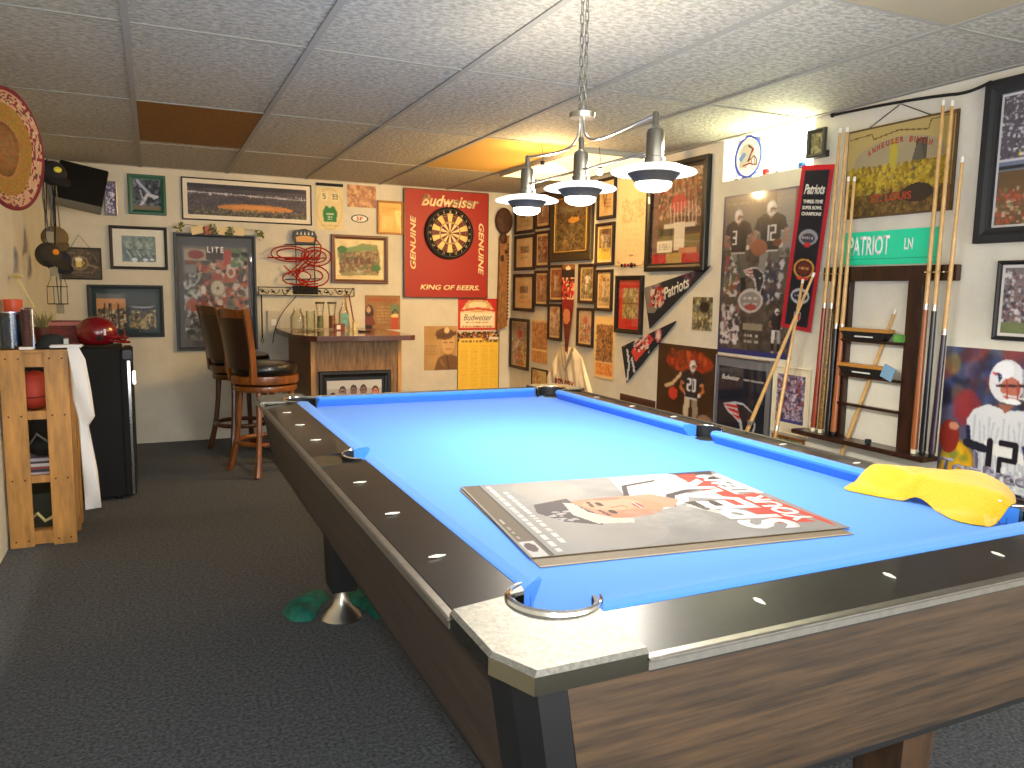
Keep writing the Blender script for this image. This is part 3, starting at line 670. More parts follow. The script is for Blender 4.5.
# --- back wall
def a_green(c):
    c.a[:] = (52, 60, 74); c.mottle(25, 5); c.speck(0, 0, 1, 1, [(20, 30, 40), (140, 150, 170), (90, 110, 120)], 60, .06, .7)
    c.line([(.15, .05), (.75, .6)], .09, (180, 190, 215)); c.line([(.2, .95), (.5, .5), (.85, .55)], .10, (205, 208, 225)); c.line([(.25, .35), (.35, .7)], .06, (160, 165, 185)); c.rect(0, .86, 1, 1, (120, 110, 90))  # pale streaks paint glare on the picture glass into the print
picture('B', -.145, .115, 1.753, 2.049, 'green framed picture high on the back wall beside the television', a_green, (36, 40), mat('green_frame', (26, 84, 58), .35), .036, d=.02)
def a_pano(c):
    c.a[:] = (74, 68, 78); c.mottle(12, 12); c.speck(0, .25, 1, 1, [(120, 104, 100), (60, 54, 60), (150, 130, 120), (90, 80, 84)], 700, .018, .6)
    c.line([(0, .27), (1, .36)], .03, (200, 195, 200)); c.speck(0, .26, 1, .36, [(235, 230, 235)], 40, .02); c.rect(0, 0, 1, .14, (50, 46, 58))
    c.ell(.56, .72, .32, .13, (206, 138, 70)); c.ell(.54, .7, .18, .06, (222, 154, 80)); c.speck(.05, .78, 1, 1, [(60, 60, 40), (90, 84, 60), (150, 140, 110)], 300, .03, .7)
picture('B', .223, 1.206, 1.733, 2.056, 'long panoramic stadium photograph in a white mat under the ceiling', a_pano, (150, 44), mat('thin_black_frame', (40, 34, 34), .4), .010, .032, (236, 228, 212), .015)
def a_plaque(c):
    c.a[:] = (74, 62, 46); c.mottle(14, 6); L = (150, 128, 92); c.ring(.48, .48, .44, .42, .03, (120, 102, 74)); c.speck(.05, .1, .95, .9, [(96, 82, 60), (50, 42, 32)], 100, .05, .5)
    c.ell(.48, .48, .21, .24, (96, 80, 54)); c.ring(.48, .48, .2, .23, .1, L); c.rect(.38, .36, .54, .62, (224, 206, 120)); c.ell(.46, .36, .1, .07, (245, 240, 215)); c.line([(.54, .42), (.6, .48), (.54, .56)], .03, (210, 190, 110))
    c.line([(.06, .62), (.28, .52)], .05, L); c.line([(.7, .55), (.92, .62)], .05, L); c.scrib(.2, .76, .8, .86, 1, (150, 130, 96)); c.scrib(.24, .12, .74, .2, 1, (150, 130, 96))
pl = picture('B', -.618, -.34, 1.259, 1.493, 'dark carved beer mug plaque hanging from a cord on the back wall', a_plaque, (58, 46), mat('plaque_edge', (44, 38, 30), .5), .010, d=.014, glass=False, name='wall_plaque', cat='wall plaque')
MB().tube([(-.06, -.007, .23), (-.005, -.006, .325), (.07, -.007, .228)], .002, 6).build('cord', BLACKMATT, pl)
MB().ball((-.005, -.006, .327), .005).build('nail', STEEL, pl)
def a_bw(c):
    c.a[:] = (112, 134, 132); c.mottle(22, 5)
    for x in (.2, .5, .8): c.ell(x, .35, .11, .17, (150, 166, 160)); c.poly([(x - .17, .9), (x - .1, .5), (x + .1, .5), (x + .17, .9)], (80, 104, 108)); c.line([(x - .06, .58), (x + .05, .8)], .05, (190, 205, 205))
    c.speck(0, 0, 1, 1, [(60, 80, 84), (170, 184, 180)], 70, .05, .5); c.ell(.36, .92, .09, .08, (222, 232, 242)); c.ell(.68, .92, .08, .07, (210, 222, 240)); c.ell(.88, .9, .06, .06, (200, 214, 235))
picture('B', -.284, .111, 1.342, 1.664, 'dark wood frame with wide white mat around a teal toned team photograph', a_bw, (48, 38), mat('espresso_frame', (26, 16, 14), .5), .022, (.06, .06, .035, .05), (222, 220, 208), .022)
def a_dbl(c):
    c.a[:] = (38, 62, 70)
    c.rect(.0, .04, .49, .96, (196, 142, 88)); c.rect(.0, .04, .49, .16, (84, 92, 96)); c.mottle(12, 6, 0, 0, .49, 1); c.speck(.02, .45, .47, .95, [(40, 36, 34), (70, 58, 44), (120, 110, 90), (200, 190, 160)], 110, .05)
    for x in (.12, .2, .25, .36): c.line([(x, .95), (x + RNG.uniform(-.03, .03), .3)], .03, (50, 42, 38))
    c.rect(.54, .04, 1, .96, (52, 60, 70)); c.ell(.77, .35, .2, .07, (150, 160, 172)); c.ell(.77, .32, .2, .06, (40, 46, 56)); c.speck(.55, .55, .99, .95, [(150, 132, 84), (80, 70, 46), (190, 176, 130), (40, 44, 50)], 130, .06)
picture('B', -.447, .070, .83, 1.224, 'dark teal frame holding two photographs side by side', a_dbl, (80, 56), mat('teal_frame', (22, 36, 42), .5), .03, .028, (36, 58, 66), .02)
def a_coll(c):
    c.a[:] = (120, 116, 114); c.mottle(16, 7); OR = [(206, 84, 50), (180, 60, 40), (220, 120, 80), (60, 40, 36), (220, 205, 190), (90, 110, 90), (40, 42, 50)]
    c.poly([(.2, .18), (.95, .12), (1, .62), (.7, .70), (.15, .62)], (196, 82, 52)); c.speck(.05, .15, 1, .75, OR, 420, .035, .85)
    c.rect(.02, .03, .36, .15, (190, 170, 140)); c.ell(.2, .09, .12, .045, (170, 44, 36)); c.rect(.62, .03, .76, .18, (210, 60, 40)); c.rect(.76, .03, .98, .2, (46, 66, 50)); c.speck(.77, .04, .97, .2, [(90, 140, 80), (30, 30, 40), (200, 190, 180)], 40, .03)
    c.rect(.02, .2, .2, .62, (130, 138, 146)); c.speck(.02, .3, .24, .9, [(220, 222, 226), (60, 66, 74)], 90, .025, .7)
    c.ell(.52, .44, .11, .085, (214, 206, 176)); c.ring(.52, .44, .11, .085, .08, (160, 140, 90)); c.ell(.52, .44, .02, .016, (90, 60, 40)); c.ell(.73, .27, .07, .06, (226, 210, 190)); c.ell(.73, .27, .04, .035, (170, 90, 60))
    c.ell(.13, .62, .1, .07, (190, 90, 80)); c.ell(.30, .46, .04, .05, (230, 226, 220)); c.rect(.35, .03, .61, .135, (60, 34, 30)); c.speck(.02, .78, .98, 1, [(50, 54, 62), (80, 84, 92), (120, 124, 130)], 80, .04); g_ = c.a.mean(2, keepdims=True); c.a = (g_ + (c.a - g_) * .75) * .85
co = picture('B', .154, .758, .719, 1.632, 'large slate framed collage of beer and helmet images behind the stools', a_coll, (96, 132), mat('slate_frame', (46, 50, 58), .4, noise=.2, nscale=20), .028, (.035, .035, .05, .07), (74, 78, 88), .025)
text('LITE', .12, .045, WINK, co, .0, .79, -.009, 0, .01, sp=1.35)
# garland of cards and leaf sprigs
ga = empty('card_garland', (.49, YB - .030, 1.61), 0, 'row of small paper cards with leaf sprigs strung above the collage frame', 'garland')
LEAF = mat('olive_leaf', (96, 104, 52), .7); CARD = mat('cream_card', (226, 206, 160), .7); CARDR = mat('red_striped_card', (205, 120, 96), .7, noise=.3, nscale=40)
for cx_, w_2, tl, mm in ((-.16, .1, .25, CARD), (-.09, .06, .3, CARDR), (.02, .085, -.06, CARD), (.14, .08, -.04, CARD)):
    R = Matrix.Translation((cx_, -.006, .045)) @ Matrix.Rotation(-tl, 4, 'Y'); MB().box(-w_2 / 2, w_2 / 2, -.0015, .0015, -.03, .03, R).build('card', mm, ga)
MB().tube([(-.30, -.004, .09), (-.1, -.004, .07), (.1, -.004, .075), (.32, -.004, .06)], .0018, 6).build('string', BLACKMATT, ga)
for cx_, cz_, sd in ((-.29, .06, 1), (-.045, .05, 2), (.075, .04, 3), (.30, .03, 4)):
    rs = random.Random(sd); m = MB()
    for k in range(20):
        a = rs.uniform(0, 6.28); rr = rs.uniform(.008, .045); x, z = cx_ + rr * math.cos(a) * .8, cz_ + rr * math.sin(a); l = rs.uniform(.010, .020); b = rs.uniform(0, 6.28)
        u = Vector((math.cos(b) * l, -rs.uniform(0, .008), math.sin(b) * l)); v = Vector((-math.sin(b) * l * .4, 0, math.cos(b) * l * .4)); p = Vector((x, -.006 - rs.uniform(0, .012), z))
        m.add([p - u, p - v, p + u, p + v, p + Vector((0, -.003, 0))], [(0, 1, 4), (1, 2, 4), (2, 3, 4), (3, 0, 4), (3, 2, 1, 0)])
    m.build('leaf_sprig', LEAF, ga)
# neon beer sign (unlit tubes)
ne = empty('neon_sign', (1.10, YB - .001, 1.19), 0, 'unlit neon sign of looping red tubes below a black and gold crest', 'neon sign')
NRED = mat('red_neon_tube', (150, 24, 20), .25, coat=.6)
fm_ = MB()
for x in (-.03, .12): fm_.tube([(x, -.02, -.03), (x, -.03, .50)], .004, 6)
for z in (.10, .26, .38): fm_.tube([(-.12, -.028, z), (.16, -.028, z + .01)], .004, 6)
fm_.build('frame', IRON, ne)
def loop(cx, cz, rx, rz, y=-.055, n=26, a0=0, a1=2 * PI, tilt=0):
    return [(cx + rx * math.cos(a0 + (a1 - a0) * i / n) + tilt * math.sin(a0 + (a1 - a0) * i / n), y, cz + rz * math.sin(a0 + (a1 - a0) * i / n)) for i in range(n + 1)]
for pts in (loop(-.08, .305, .15, .062), loop(-.07, .305, .115, .042), loop(.13, .29, .12, .075), loop(.12, .29, .09, .05), loop(.10, .13, .13, .085), loop(.08, .135, .10, .05), loop(-.03, .115, .11, .055, tilt=.02),
            [(-.26, -.055, .27), (.2, -.055, .28)], [(-.10, -.05, .14), (.0, -.05, .24), (.12, -.05, .35)], [(-.07, -.05, .13), (.03, -.05, .23), (.15, -.05, .34)], [(-.04, -.05, .12), (.06, -.05, .22), (.17, -.05, .32)],
            [(-.13, -.055, .21), (-.02, -.055, .10), (.06, -.055, .07)], [(-.12, -.055, .07), (.0, -.055, .055), (.14, -.055, .07)], [(.12, -.05, .44), (.17, -.05, .38), (.16, -.05, .30), (.1, -.05, .2)]):
    MB().tube(pts, .006, 6).build('neon_tube', NRED, ne, True)
MB().prism([(-.045, .392), (.125, .392), (.14, .45), (.12, .49), (.04, .512), (-.04, .495), (-.06, .45)], -.05, -.028, 'y').build('crest', BLACK, ne)
MB().prism([(-.028, .405), (.105, .405), (.118, .44), (.08, .452), (.04, .456), (0, .452), (-.035, .44)], -.056, -.0505, 'y').build('crest_band', mat('gold_panel', (206, 150, 60), .4), ne)
sb = MB()
for k in range(5): x = -.02 + .03 * k; sb.prism([(x - .007, .463), (x + .007, .463), (x, .49)], -.055, -.0505, 'y')
sb.build('crest_studs', WHITE, ne)
MB().box(-.06, .14, -.05, -.02, -.02, .05).build('transformer', BLACKMATT, ne)
MB().tube(bez([(-.02, -.03, -.01), (-.06, -.03, -.1), (-.20, -.05, -.15), (-.225, -.012, -.42)], 14), .0035, 6).build('power_cord', BLACKMATT, ne, True)
# team poster etc.
def a_celt(c):
    c.a[:] = (226, 208, 156); c.ring(.5, .5, .47, .48, .03, (206, 186, 132)); G = (22, 120, 48); c.rect(.18, .12, .44, .32, (236, 222, 180)); c.rect(.56, .12, .84, .32, (236, 222, 180)); c.digit('5', .26, .16, .08, .1, (60, 60, 40)); c.digit('3', .6, .16, .07, .1, (60, 60, 40)); c.digit('3', .72, .16, .07, .1, (60, 60, 40))
    c.poly([(.24, .58), (.34, .44), (.42, .44), (.5, .5), (.58, .44), (.66, .44), (.78, .58), (.74, .8), (.28, .8)], G); c.rect(.38, .60, .64, .64, (220, 230, 210)); c.digit('3', .42, .67, .06, .08, (220, 230, 210)); c.digit('3', .54, .67, .06, .08, (220, 230, 210)); c.scrib(.2, .04, .8, .08, 1, (170, 150, 100)); c.scrib(.2, .86, .8, .92, 1, (170, 150, 100))
poster('B', 1.243, 1.465, 1.704, 2.05, 'cream poster with a green basketball vest below two small cards', a_celt, (40, 66))
tag(MB().box(-.11, .11, -.018, 0, 0, .022).build('wall_bracket', BLACKMATT, None, loc=(1.354, YB - .001, 2.060)), 'short black strip on the wall just above the green vest poster', 'bracket')
def a_pink(c): c.a[:] = (206, 158, 112); c.mottle(26, 5); c.speck(0, 0, 1, 1, [(170, 110, 76), (226, 184, 140), (150, 100, 80)], 90, .1, .55)
poster('B', 1.5, 1.747, 1.903, 2.085, 'faded reddish photograph pinned above an oval sticker', a_pink, (40, 30), 'photo_print', 'photograph')
def a_sf(c): c.a[:] = (238, 226, 196)
st = empty('sticker', (1.605, YB - .001, 1.775), 0, 'small oval red and black team sticker on the wall', 'sticker')
MB().lathe([(1, 0), (1, -.0015)], n=28, axis='y').build('oval', mat('black_ink', (30, 26, 26), .5), st).scale = (.074, 1, .034)
st.children[0].location = (0, 0, .035)
o = MB().lathe([(1, -.0016), (1, -.0022)], n=28, axis='y').build('oval_face', WHITE, st); o.scale = (.062, 1, .026); o.location = (0, 0, .035)
text('SF', .06, .034, mat('red_ink', (186, 34, 34), .5), st, 0, .035, -.0022, .1, .02)
def a_old(c): c.a[:] = (228, 186, 100); c.mottle(10, 4); c.scrib(.1, .08, .9, .34, 4, (176, 130, 60), .8, .6); c.rect(.12, .45, .6, .9, (238, 204, 128), .7); c.mottle(6, 8)
picture('B', 1.754, 1.984, 1.69, 1.972, 'small tan document in a light wooden frame left of the dart board', a_old, (30, 40), mat('light_oak_frame', (170, 118, 56), .4), .018, d=.018)
def a_paint(c):
    c.a[:] = (226, 210, 160); c.poly([(.02, .2), (.3, .22), (.55, .06), (.88, .1), (.95, .5), (.9, .9), (.1, .95), (.05, .6)], (140, 140, 92)); c.mottle(16, 7)
    c.speck(.08, .3, .9, .85, [(120, 90, 66), (160, 130, 96), (90, 100, 60), (110, 74, 56), (180, 160, 120)], 240, .05, .8); c.poly([(.1, .22), (.5, .12), (.8, .14), (.8, .24), (.45, .26), (.12, .34)], (120, 150, 92))
    for x in (.2, .38, .5, .66): c.rect(x, .45, x + .07, .62, (96, 60, 48))
    c.ell(.12, .25, .1, .1, (56, 110, 50)); c.ell(.85, .72, .1, .1, (60, 112, 50)); c.ell(.48, .86, .06, .08, (180, 180, 170)); c.rect(.1, .86, .9, .93, (150, 140, 90), .6)
picture('B', 1.36, 1.845, 1.267, 1.67, 'painting of a stadium building in a dark brown wooden frame', a_paint, (64, 54), mat('walnut_frame', (92, 52, 22), .4, coat=.2), .034, .012, (232, 214, 160), .025)
# dart board
RED = mat('red_painted_board', (162, 24, 12), .55); CREAM = mat('cream_lettering', (246, 226, 180), .6)
db = empty('dart_backboard', (2.378, YB - .001, 1.161), 0, 'large red beer advertising backboard behind the dart board', 'backboard')
MB().box(-.386, .386, -.03, 0, 0, .922).build('board', RED, db)
e_ = MB(); E_ = .386
for a in ((-E_ - .008, -E_, -.034, 0, -.004, .926), (E_, E_ + .008, -.034, 0, -.004, .926), (-E_, E_, -.034, 0, -.008, -.0005), (-E_, E_, -.034, 0, .9225, .93)): e_.box(*a)
e_.build('edging', FRAMEBROWN, db)
text('Budweiser', .54, .10, CREAM, db, .03, .836, -.031, .32, .03)
text('GENUINE', .46, .052, CREAM, db, -.315, .47, -.031, .25, .03, rot=PI / 2); text('GENUINE', .46, .052, CREAM, db, .325, .43, -.031, .25, .03, rot=-PI / 2)
text('KING OF BEERS.', .56, .045, CREAM, db, .03, .085, -.031, .25, .03)
da = empty('dartboard', (2.392, YB - .0325, 1.495), 0, 'round black ringed dartboard mounted on the red backboard', 'dartboard')
DR = .226; cz = DR
MB().lathe([(DR, 0), (DR, -.028), (DR - .004, -.032), (.17, -.032), (.17, -.004)], (0, 0, cz), 48, 'y').build('number_ring', BLACKMATT, da)
def sectors(rads, cols):
    m = bpy.data.meshes.new('segments'); vs = []; fs = []; cs = []
    for j in range(len(rads) - 1):
        for k in range(20):
            for q in range(3):
                a0 = 2 * PI * (k - .5 + q / 3) / 20; a1 = 2 * PI * (k - .5 + (q + 1) / 3) / 20; b = len(vs)
                for r, a in ((rads[j], a0), (rads[j + 1], a0), (rads[j + 1], a1), (rads[j], a1)): vs.append((r * math.sin(a), -.033, cz + r * math.cos(a)))
                fs.append((b, b + 1, b + 2, b + 3)); cs.append(cols(j, k))
    m.from_pydata(vs, [], fs); at = m.color_attributes.new('Col', 'FLOAT_COLOR', 'CORNER')
    at.data.foreach_set('color', np.repeat(np.array([rgb(*c) for c in cs]), 4, 0).ravel().astype(np.float32)); m.materials.append(PRINT)
    o = bpy.data.objects.new('segments', m); COL.objects.link(o); o.parent = da
sectors([.012, .088, .10, .150, .168], lambda j, k: {0: ((240, 214, 160), (96, 18, 14)), 1: ((176, 140, 90), (176, 140, 90)), 2: ((244, 210, 130), (92, 16, 12)), 3: ((244, 210, 130), (92, 16, 12))}[j][k % 2])
MB().lathe([(.013, -.032), (.013, -.035), (.004, -.036)], (0, 0, cz), 16, 'y').build('bullseye', mat('olive_bull', (120, 96, 40), .6), da)
wr_ = MB()
for r in (.088, .150, .169, .205): wr_.tube([(r * math.cos(2 * PI * k / 40), -.0345, cz + r * math.sin(2 * PI * k / 40)) for k in range(40)], .0013, 4, True)
wr_.build('wire', STEEL, da)
NUMS = (20, 1, 18, 4, 13, 6, 10, 15, 2, 17, 3, 19, 7, 16, 8, 11, 14, 9, 12, 5)
for k, nn in enumerate(NUMS):
    a = 2 * PI * k / 20; text(str(nn), .018 if nn > 9 else .009, .020, CREAM, da, .187 * math.sin(a), cz + .187 * math.cos(a), -.0325, 0, .01, name='number')
def a_beer(c):
    c.a[:] = (150, 108, 60); c.mottle(10, 5); c.scrib(.1, .04, .92, .22, 1, (176, 60, 44), 1, .9); c.ell(.12, .5, .12, .22, (60, 34, 26)); c.ell(.1, .42, .06, .1, (206, 160, 120)); c.poly([(0, .65), (.2, .6), (.3, .85), (0, .98)], (120, 50, 40)); c.ell(.08, .93, .12, .06, (30, 22, 20))
    c.scrib(.34, .3, .72, .84, 6, (196, 176, 120), .8, .7); c.rect(.74, .6, .95, 1, (190, 70, 34)); c.rect(.74, .54, .95, .64, (240, 206, 140)); c.ell(.84, .38, .14, .14, (110, 128, 90)); c.line([(.76, .56), (.84, .4), (.92, .5)], .03, (50, 40, 30))
poster('B', 1.645, 1.956, .875, 1.168, 'brown vintage beer poster standing above the right end of the bar', a_beer, (50, 48), edge=(90, 60, 36))
def a_sepia(c):
    c.a[:] = (190, 150, 92); c.mottle(10, 5); c.poly([(.3, 1), (.42, .72), (.7, .62), (1, .7), (1, 1)], (120, 82, 46)); c.ell(.72, .38, .2, .27, (214, 172, 112)); c.ell(.62, .18, .28, .13, (112, 74, 42)); c.poly([(.35, .2), (.95, .12), (.98, .2), (.4, .3)], (96, 62, 36)); c.ell(.68, .1, .08, .07, (226, 200, 150))
    c.line([(.6, .38), (.68, .37)], .02, (96, 64, 40)); c.line([(.78, .37), (.86, .37)], .02, (96, 64, 40)); c.line([(.66, .52), (.82, .52)], .02, (150, 96, 62)); c.scrib(.04, .42, .38, .66, 4, (150, 112, 66), .8, .8); c.line([(.7, .7), (.74, .98)], .03, (84, 54, 34)); c.line([(.5, .78), (.6, .9)], .05, (150, 112, 70))
poster('B', 2.176, 2.49, .505, .902, 'sepia portrait of a person in a beret pinned on the back wall', a_sepia, (50, 60))
def a_bud(c):
    c.a[:] = (236, 214, 168); c.rect(0, 0, 1, .06, (196, 34, 28)); c.rect(0, .94, 1, 1, (196, 34, 28)); c.rect(0, 0, .05, 1, (196, 34, 28)); c.rect(.95, 0, 1, 1, (196, 34, 28)); c.poly([(0, 0), (.3, 0), (0, .5)], (196, 34, 28)); c.poly([(1, 0), (.7, 0), (1, .5)], (196, 34, 28))
    c.ell(.5, .24, .34, .2, (214, 178, 120)); c.ell(.5, .22, .24, .12, (240, 222, 180)); c.poly([(.04, .36), (.5, .28), (.96, .36), (.96, .42), (.5, .34), (.04, .42)], (200, 60, 40)); c.rect(.08, .46, .92, .84, (245, 232, 200)); c.scrib(.1, .84, .9, .93, 1, (150, 90, 60)); c.scrib(.2, .72, .8, .82, 1, (150, 110, 70))
bl = poster('B', 2.497, 2.882, .864, 1.151, 'red and cream beer label sign above the yellow schedule poster', a_bud, (56, 46), name='label_sign', cat='sign', edge=(150, 30, 26))
text('Budweiser', .28, .055, mat('dark_script_ink', (90, 60, 30), .5), bl, 0, .115, -.0035, .35, .0)
def a_yel(c):
    c.a[:] = (246, 204, 70); c.rect(0, 0, 1, .15, (60, 40, 34)); c.speck(0, 0, 1, .16, [(210, 120, 40), (236, 190, 70), (40, 26, 24), (230, 220, 200), (150, 60, 30)], 110, .02); c.rect(.05, .12, .6, .2, (250, 210, 90)); c.scrib(.1, .14, .95, .2, 1, (60, 40, 20))
    for x in (.08, .32, .56, .78): c.scrib(x, .22, x + .17, .97, 26, (206, 160, 50), .9, .6)
    c.rect(0, 0, .02, 1, (40, 30, 24)); c.rect(.98, 0, 1, 1, (40, 30, 24)); c.rect(.75, .09, .97, .14, (236, 226, 210))
poster('B', 2.491, 2.909, .317, .85, 'yellow printed schedule poster with columns of small text', a_yel, (62, 86))
# wrought iron shelf above the bar with hanging stick
ir = empty('iron_wall_shelf', (1.155, YB - .001, 1.15), 0, 'black wrought iron scroll shelf with pale mesh above the bar glasses', 'wall shelf')
m = MB(); m.tube([(-.385, -.05, .075), (.385, -.05, .07)], .004, 6).tube([(-.385, -.05, .012), (.385, -.05, .008)], .003, 6)
for x in (-.385, .385): m.tube([(x, -.004, .075), (x, -.05, .075), (x, -.05, .01), (x, -.004, .01)], .004, 6)
m.build('rails', IRON, ir)
rs = random.Random(4)
for k in range(9):
    x = -.34 + k * .085; m = MB(); q_ = rs.uniform(.8, 1.2)
    m.tube([(x + .034 * math.sin(a * .5 - 1.5) , -.052, .042 + .020 * q_ * math.sin(a * 1.1 + k)) for a in [i * .4 for i in range(16)]], .0032, 5)
    m.ball((x + rs.uniform(-.02, .02), -.053, .042 + rs.uniform(-.01, .01)), .010, 8, 6, (1.3, .4, .8)); m.build('scroll', IRON, ir, True)
MB().box(-.38, .38, -.046, -.040, .012, .052).build('mesh_panel', mat('pale_mesh', (216, 206, 176), .6, noise=.2, nscale=90), ir)
sk = empty('walking_stick', (.793, YB - .03, .771), 0, 'thin dark stick with wrist loop hanging left of the iron shelf', 'stick')
MB().tube([(0, 0, .05), (0, 0, .40)], .006, 8).build('shaft', mat('dark_stick', (70, 44, 26), .5), sk)
MB().tube([(0, 0, .05), (-.010, 0, .02), (0, 0, 0), (.010, 0, .02), (.001, 0, .05)], .0025, 6).build('wrist_loop', BLACKMATT, sk)
for x, lab in ((1.49, 'thin wooden dowel leaning nearest the right end of the iron shelf'), (1.455, 'thin pale dowel leaning beside the iron shelf, left of the darker one')):
    tag(MB().tube([(.028 if x > 1.47 else .02, -.10, 0), (0, -.02, .27)], .006, 8).build('wooden_dowel', PINE if x < 1.47 else OAK, None, loc=(x, YB - .06, .903)), lab, 'dowel')
ou = empty('outlet_cover', (.886, YB - .001, .835), 0, 'grey wall box below the iron shelf behind the stools', 'wall box')
MB().box(-.05, .05, -.02, 0, 0, .2, bev=.004).build('cover', mat('grey_box', (196, 188, 166), .5), ou); MB().box(-.02, .02, -.024, -.0201, .08, .13).build('plate', WHITE, ou)
# carved things in the corner
def blob(name, c, r, m, label, cat, sc, seed=1, amp=.12):
    o = MB().ball((0, 0, 0), r, 20, 14, sc).build(name, m, None, True, c); rs = random.Random(seed)
    for v in o.data.vertices: v.co *= 1 + amp * math.sin(v.co.x * 60 + seed) * math.cos(v.co.z * 48 + seed * 2)
    return tag(o, label, cat)
mk = empty('carved_mask', (2.945, YB - .002, 1.735), 0, 'dark brown carved mask hanging in the back right corner', 'mask')
MB().ball((-.02, -.032, .12), .12, 20, 14, (.72, .24, 1.0)).build('face', mat('dark_carving', (88, 52, 28), .7, noise=.4, nscale=30), mk, True)
MB().ball((-.03, -.062, .12), .02, 10, 8, (.5, .5, 1.6)).build('nose', mat('dark_carving', (88, 52, 28)), mk, True)
st_ = empty('wood_carving', (2.945, YB - .03, .86), 0, 'tall narrow carved wooden panel hanging below the mask in the corner', 'carving')
MB().hexa([(-.075, -.02, 0), (.02, -.02, .04), (.02, .02, .04), (-.075, .02, 0)], [(-.06, -.02, .84), (.03, -.02, .87), (.03, .02, .87), (-.06, .02, .84)]).build('plank', mat('tan_carved_wood', (166, 112, 54), .6, noise=.35, nscale=14, stretch=(4, 4, 1)), st_)
m = MB()
for k in range(22): m.box(.012, .026, -.026, -.0205, .1 + .032 * k, .118 + .032 * k)
m.build('notches', mat('dark_notches', (70, 42, 24), .7), st_)
m = MB(); m.ball((-.03, -.02, .84), .035, 12, 8, (1.1, .6, 1.5)).ball((.0, -.03, .72), .020, 10, 8).ball((-.04, -.03, .66), .016, 10, 8, (1, 1, 2)); m.build('carved_figures', mat('dark_carving', (88, 52, 28)), st_, True)

# --- right wall pictures (nearer the back first)
def small(col, kind, seed):
    def f(c):
        rs = np.random.RandomState(seed); global RNG; keep = RNG; RNG = rs
        c.a[:] = col; c.mottle(16, 5)
        if kind == 'doc': c.rect(.18, .2, .82, .52, tuple(v * .55 for v in col)); c.speck(.2, .22, .8, .5, BROWNS, 50, .04, .7); c.scrib(.2, .6, .8, .8, 3, tuple(v * .62 for v in col))
        elif kind == 'man': c.speck(0, 0, 1, 1, BROWNS + GREYS[:2], 50, .05, .45); c.player(.5, .08, .85, (196, 176, 140), (206, 196, 170), (90, 50, 34), (170, 120, 84))
        elif kind == 'act': c.speck(0, 0, 1, 1, [(210, 200, 160), (70, 60, 44), (150, 140, 100)], 90, .05, .6); c.player(.45, .12, .8, (230, 226, 210), (226, 222, 206), (60, 50, 50), (170, 120, 84), lean=.15)
        elif kind == 'abs': c.speck(0, 0, 1, 1, BROWNS, 140, .06, .75)
        elif kind == 'yel': c.rect(0, .62, 1, 1, (214, 180, 60)); c.player(.35, .06, .75, (200, 180, 150), (190, 180, 150), (80, 60, 40)); c.player(.68, .08, .72, (180, 170, 150), (200, 190, 160), (110, 70, 40))
        elif kind == 'red': c.speck(0, .4, 1, 1, [(196, 60, 50), (220, 200, 170), (110, 110, 70)], 90, .05, .7); c.player(.5, .1, .6, (206, 60, 54), (220, 214, 200), (150, 40, 40))
        elif kind == 'num': c.ell(.5, .5, .42, .42, (196, 160, 104), .5); c.line([(.2, .3), (.35, .75), (.5, .3)], .05, (110, 60, 30)); c.scrib(.45, .5, .9, .85, 3, (130, 70, 40), .8)
        RNG = keep
    return f
DKF = mat('dark_brown_frame', (40, 22, 12), .55); MATC = (226, 196, 136)
FR = [  # y0,y1,z0,z1, kind, colour, mat, label
    (6.091, 6.49, 1.732, 2.02, 'doc', (206, 176, 120), .03, 'dark framed certificate in the top row nearest the corner'),
    (5.80, 6.068, 1.753, 2.05, 'man', (150, 120, 80), .022, 'slim dark frame in the top row left of the large ornate frame'),
    (4.801, 5.047, 1.757, 2.05, 'num', (226, 190, 130), .022, 'small framed emblem print half hidden behind the nearest pendant lamp'),
    (4.803, 5.057, 1.423, 1.73, 'yel', (120, 96, 60), .022, 'framed photo of two people over a yellow band right of the ornate frame'),
    (6.085, 6.486, 1.409, 1.719, 'doc', (222, 186, 124), .035, 'framed cream document second from the top nearest the corner'),
    (5.801, 6.066, 1.425, 1.732, 'abs', (150, 120, 90), .02, 'slim framed busy print between the corner documents and ornate frame'),
    (6.081, 6.498, 1.045, 1.377, 'doc', (216, 176, 116), .045, 'framed document with a small dark photo in the third row nearest the corner'),
    (5.806, 6.063, 1.098, 1.402, 'man', (170, 134, 84), .018, 'slim framed player photo in the third row beside the corner document'),
    (5.548, 5.803, 1.139, 1.442, 'man', (160, 100, 60), .016, 'framed reddish player photo directly left of the narrow red banner'),
    (5.563, 5.799, .825, 1.125, 'man', (206, 160, 110), .014, 'pale framed player photo hanging over the shoulder of the white jersey'),
    (5.055, 5.297, 1.140, 1.440, 'act', (120, 110, 70), .016, 'framed green and white action photo right of the narrow red banner'),
    (5.061, 5.305, .806, 1.106, 'red', (200, 160, 120), .016, 'framed photo with a red and white player at the right of the jersey collar'),
    (4.809, 5.038, 1.090, 1.393, 'man', (190, 160, 104), .018, 'framed player photo beside the bright red matted frame'),
    (6.169, 6.559, .519, .977, 'red', (150, 130, 104), .008, 'tall dark framed picture lowest in the back corner'),
]
for i, (y0, y1, z0, z1, kind, col, mw, lab) in enumerate(FR):
    picture('R', y0, y1, z0, z1, lab, small(col, kind, 20 + i), (26, 50), DKF, .022 if y0 < 6 else .028, mw, MATC, .022)
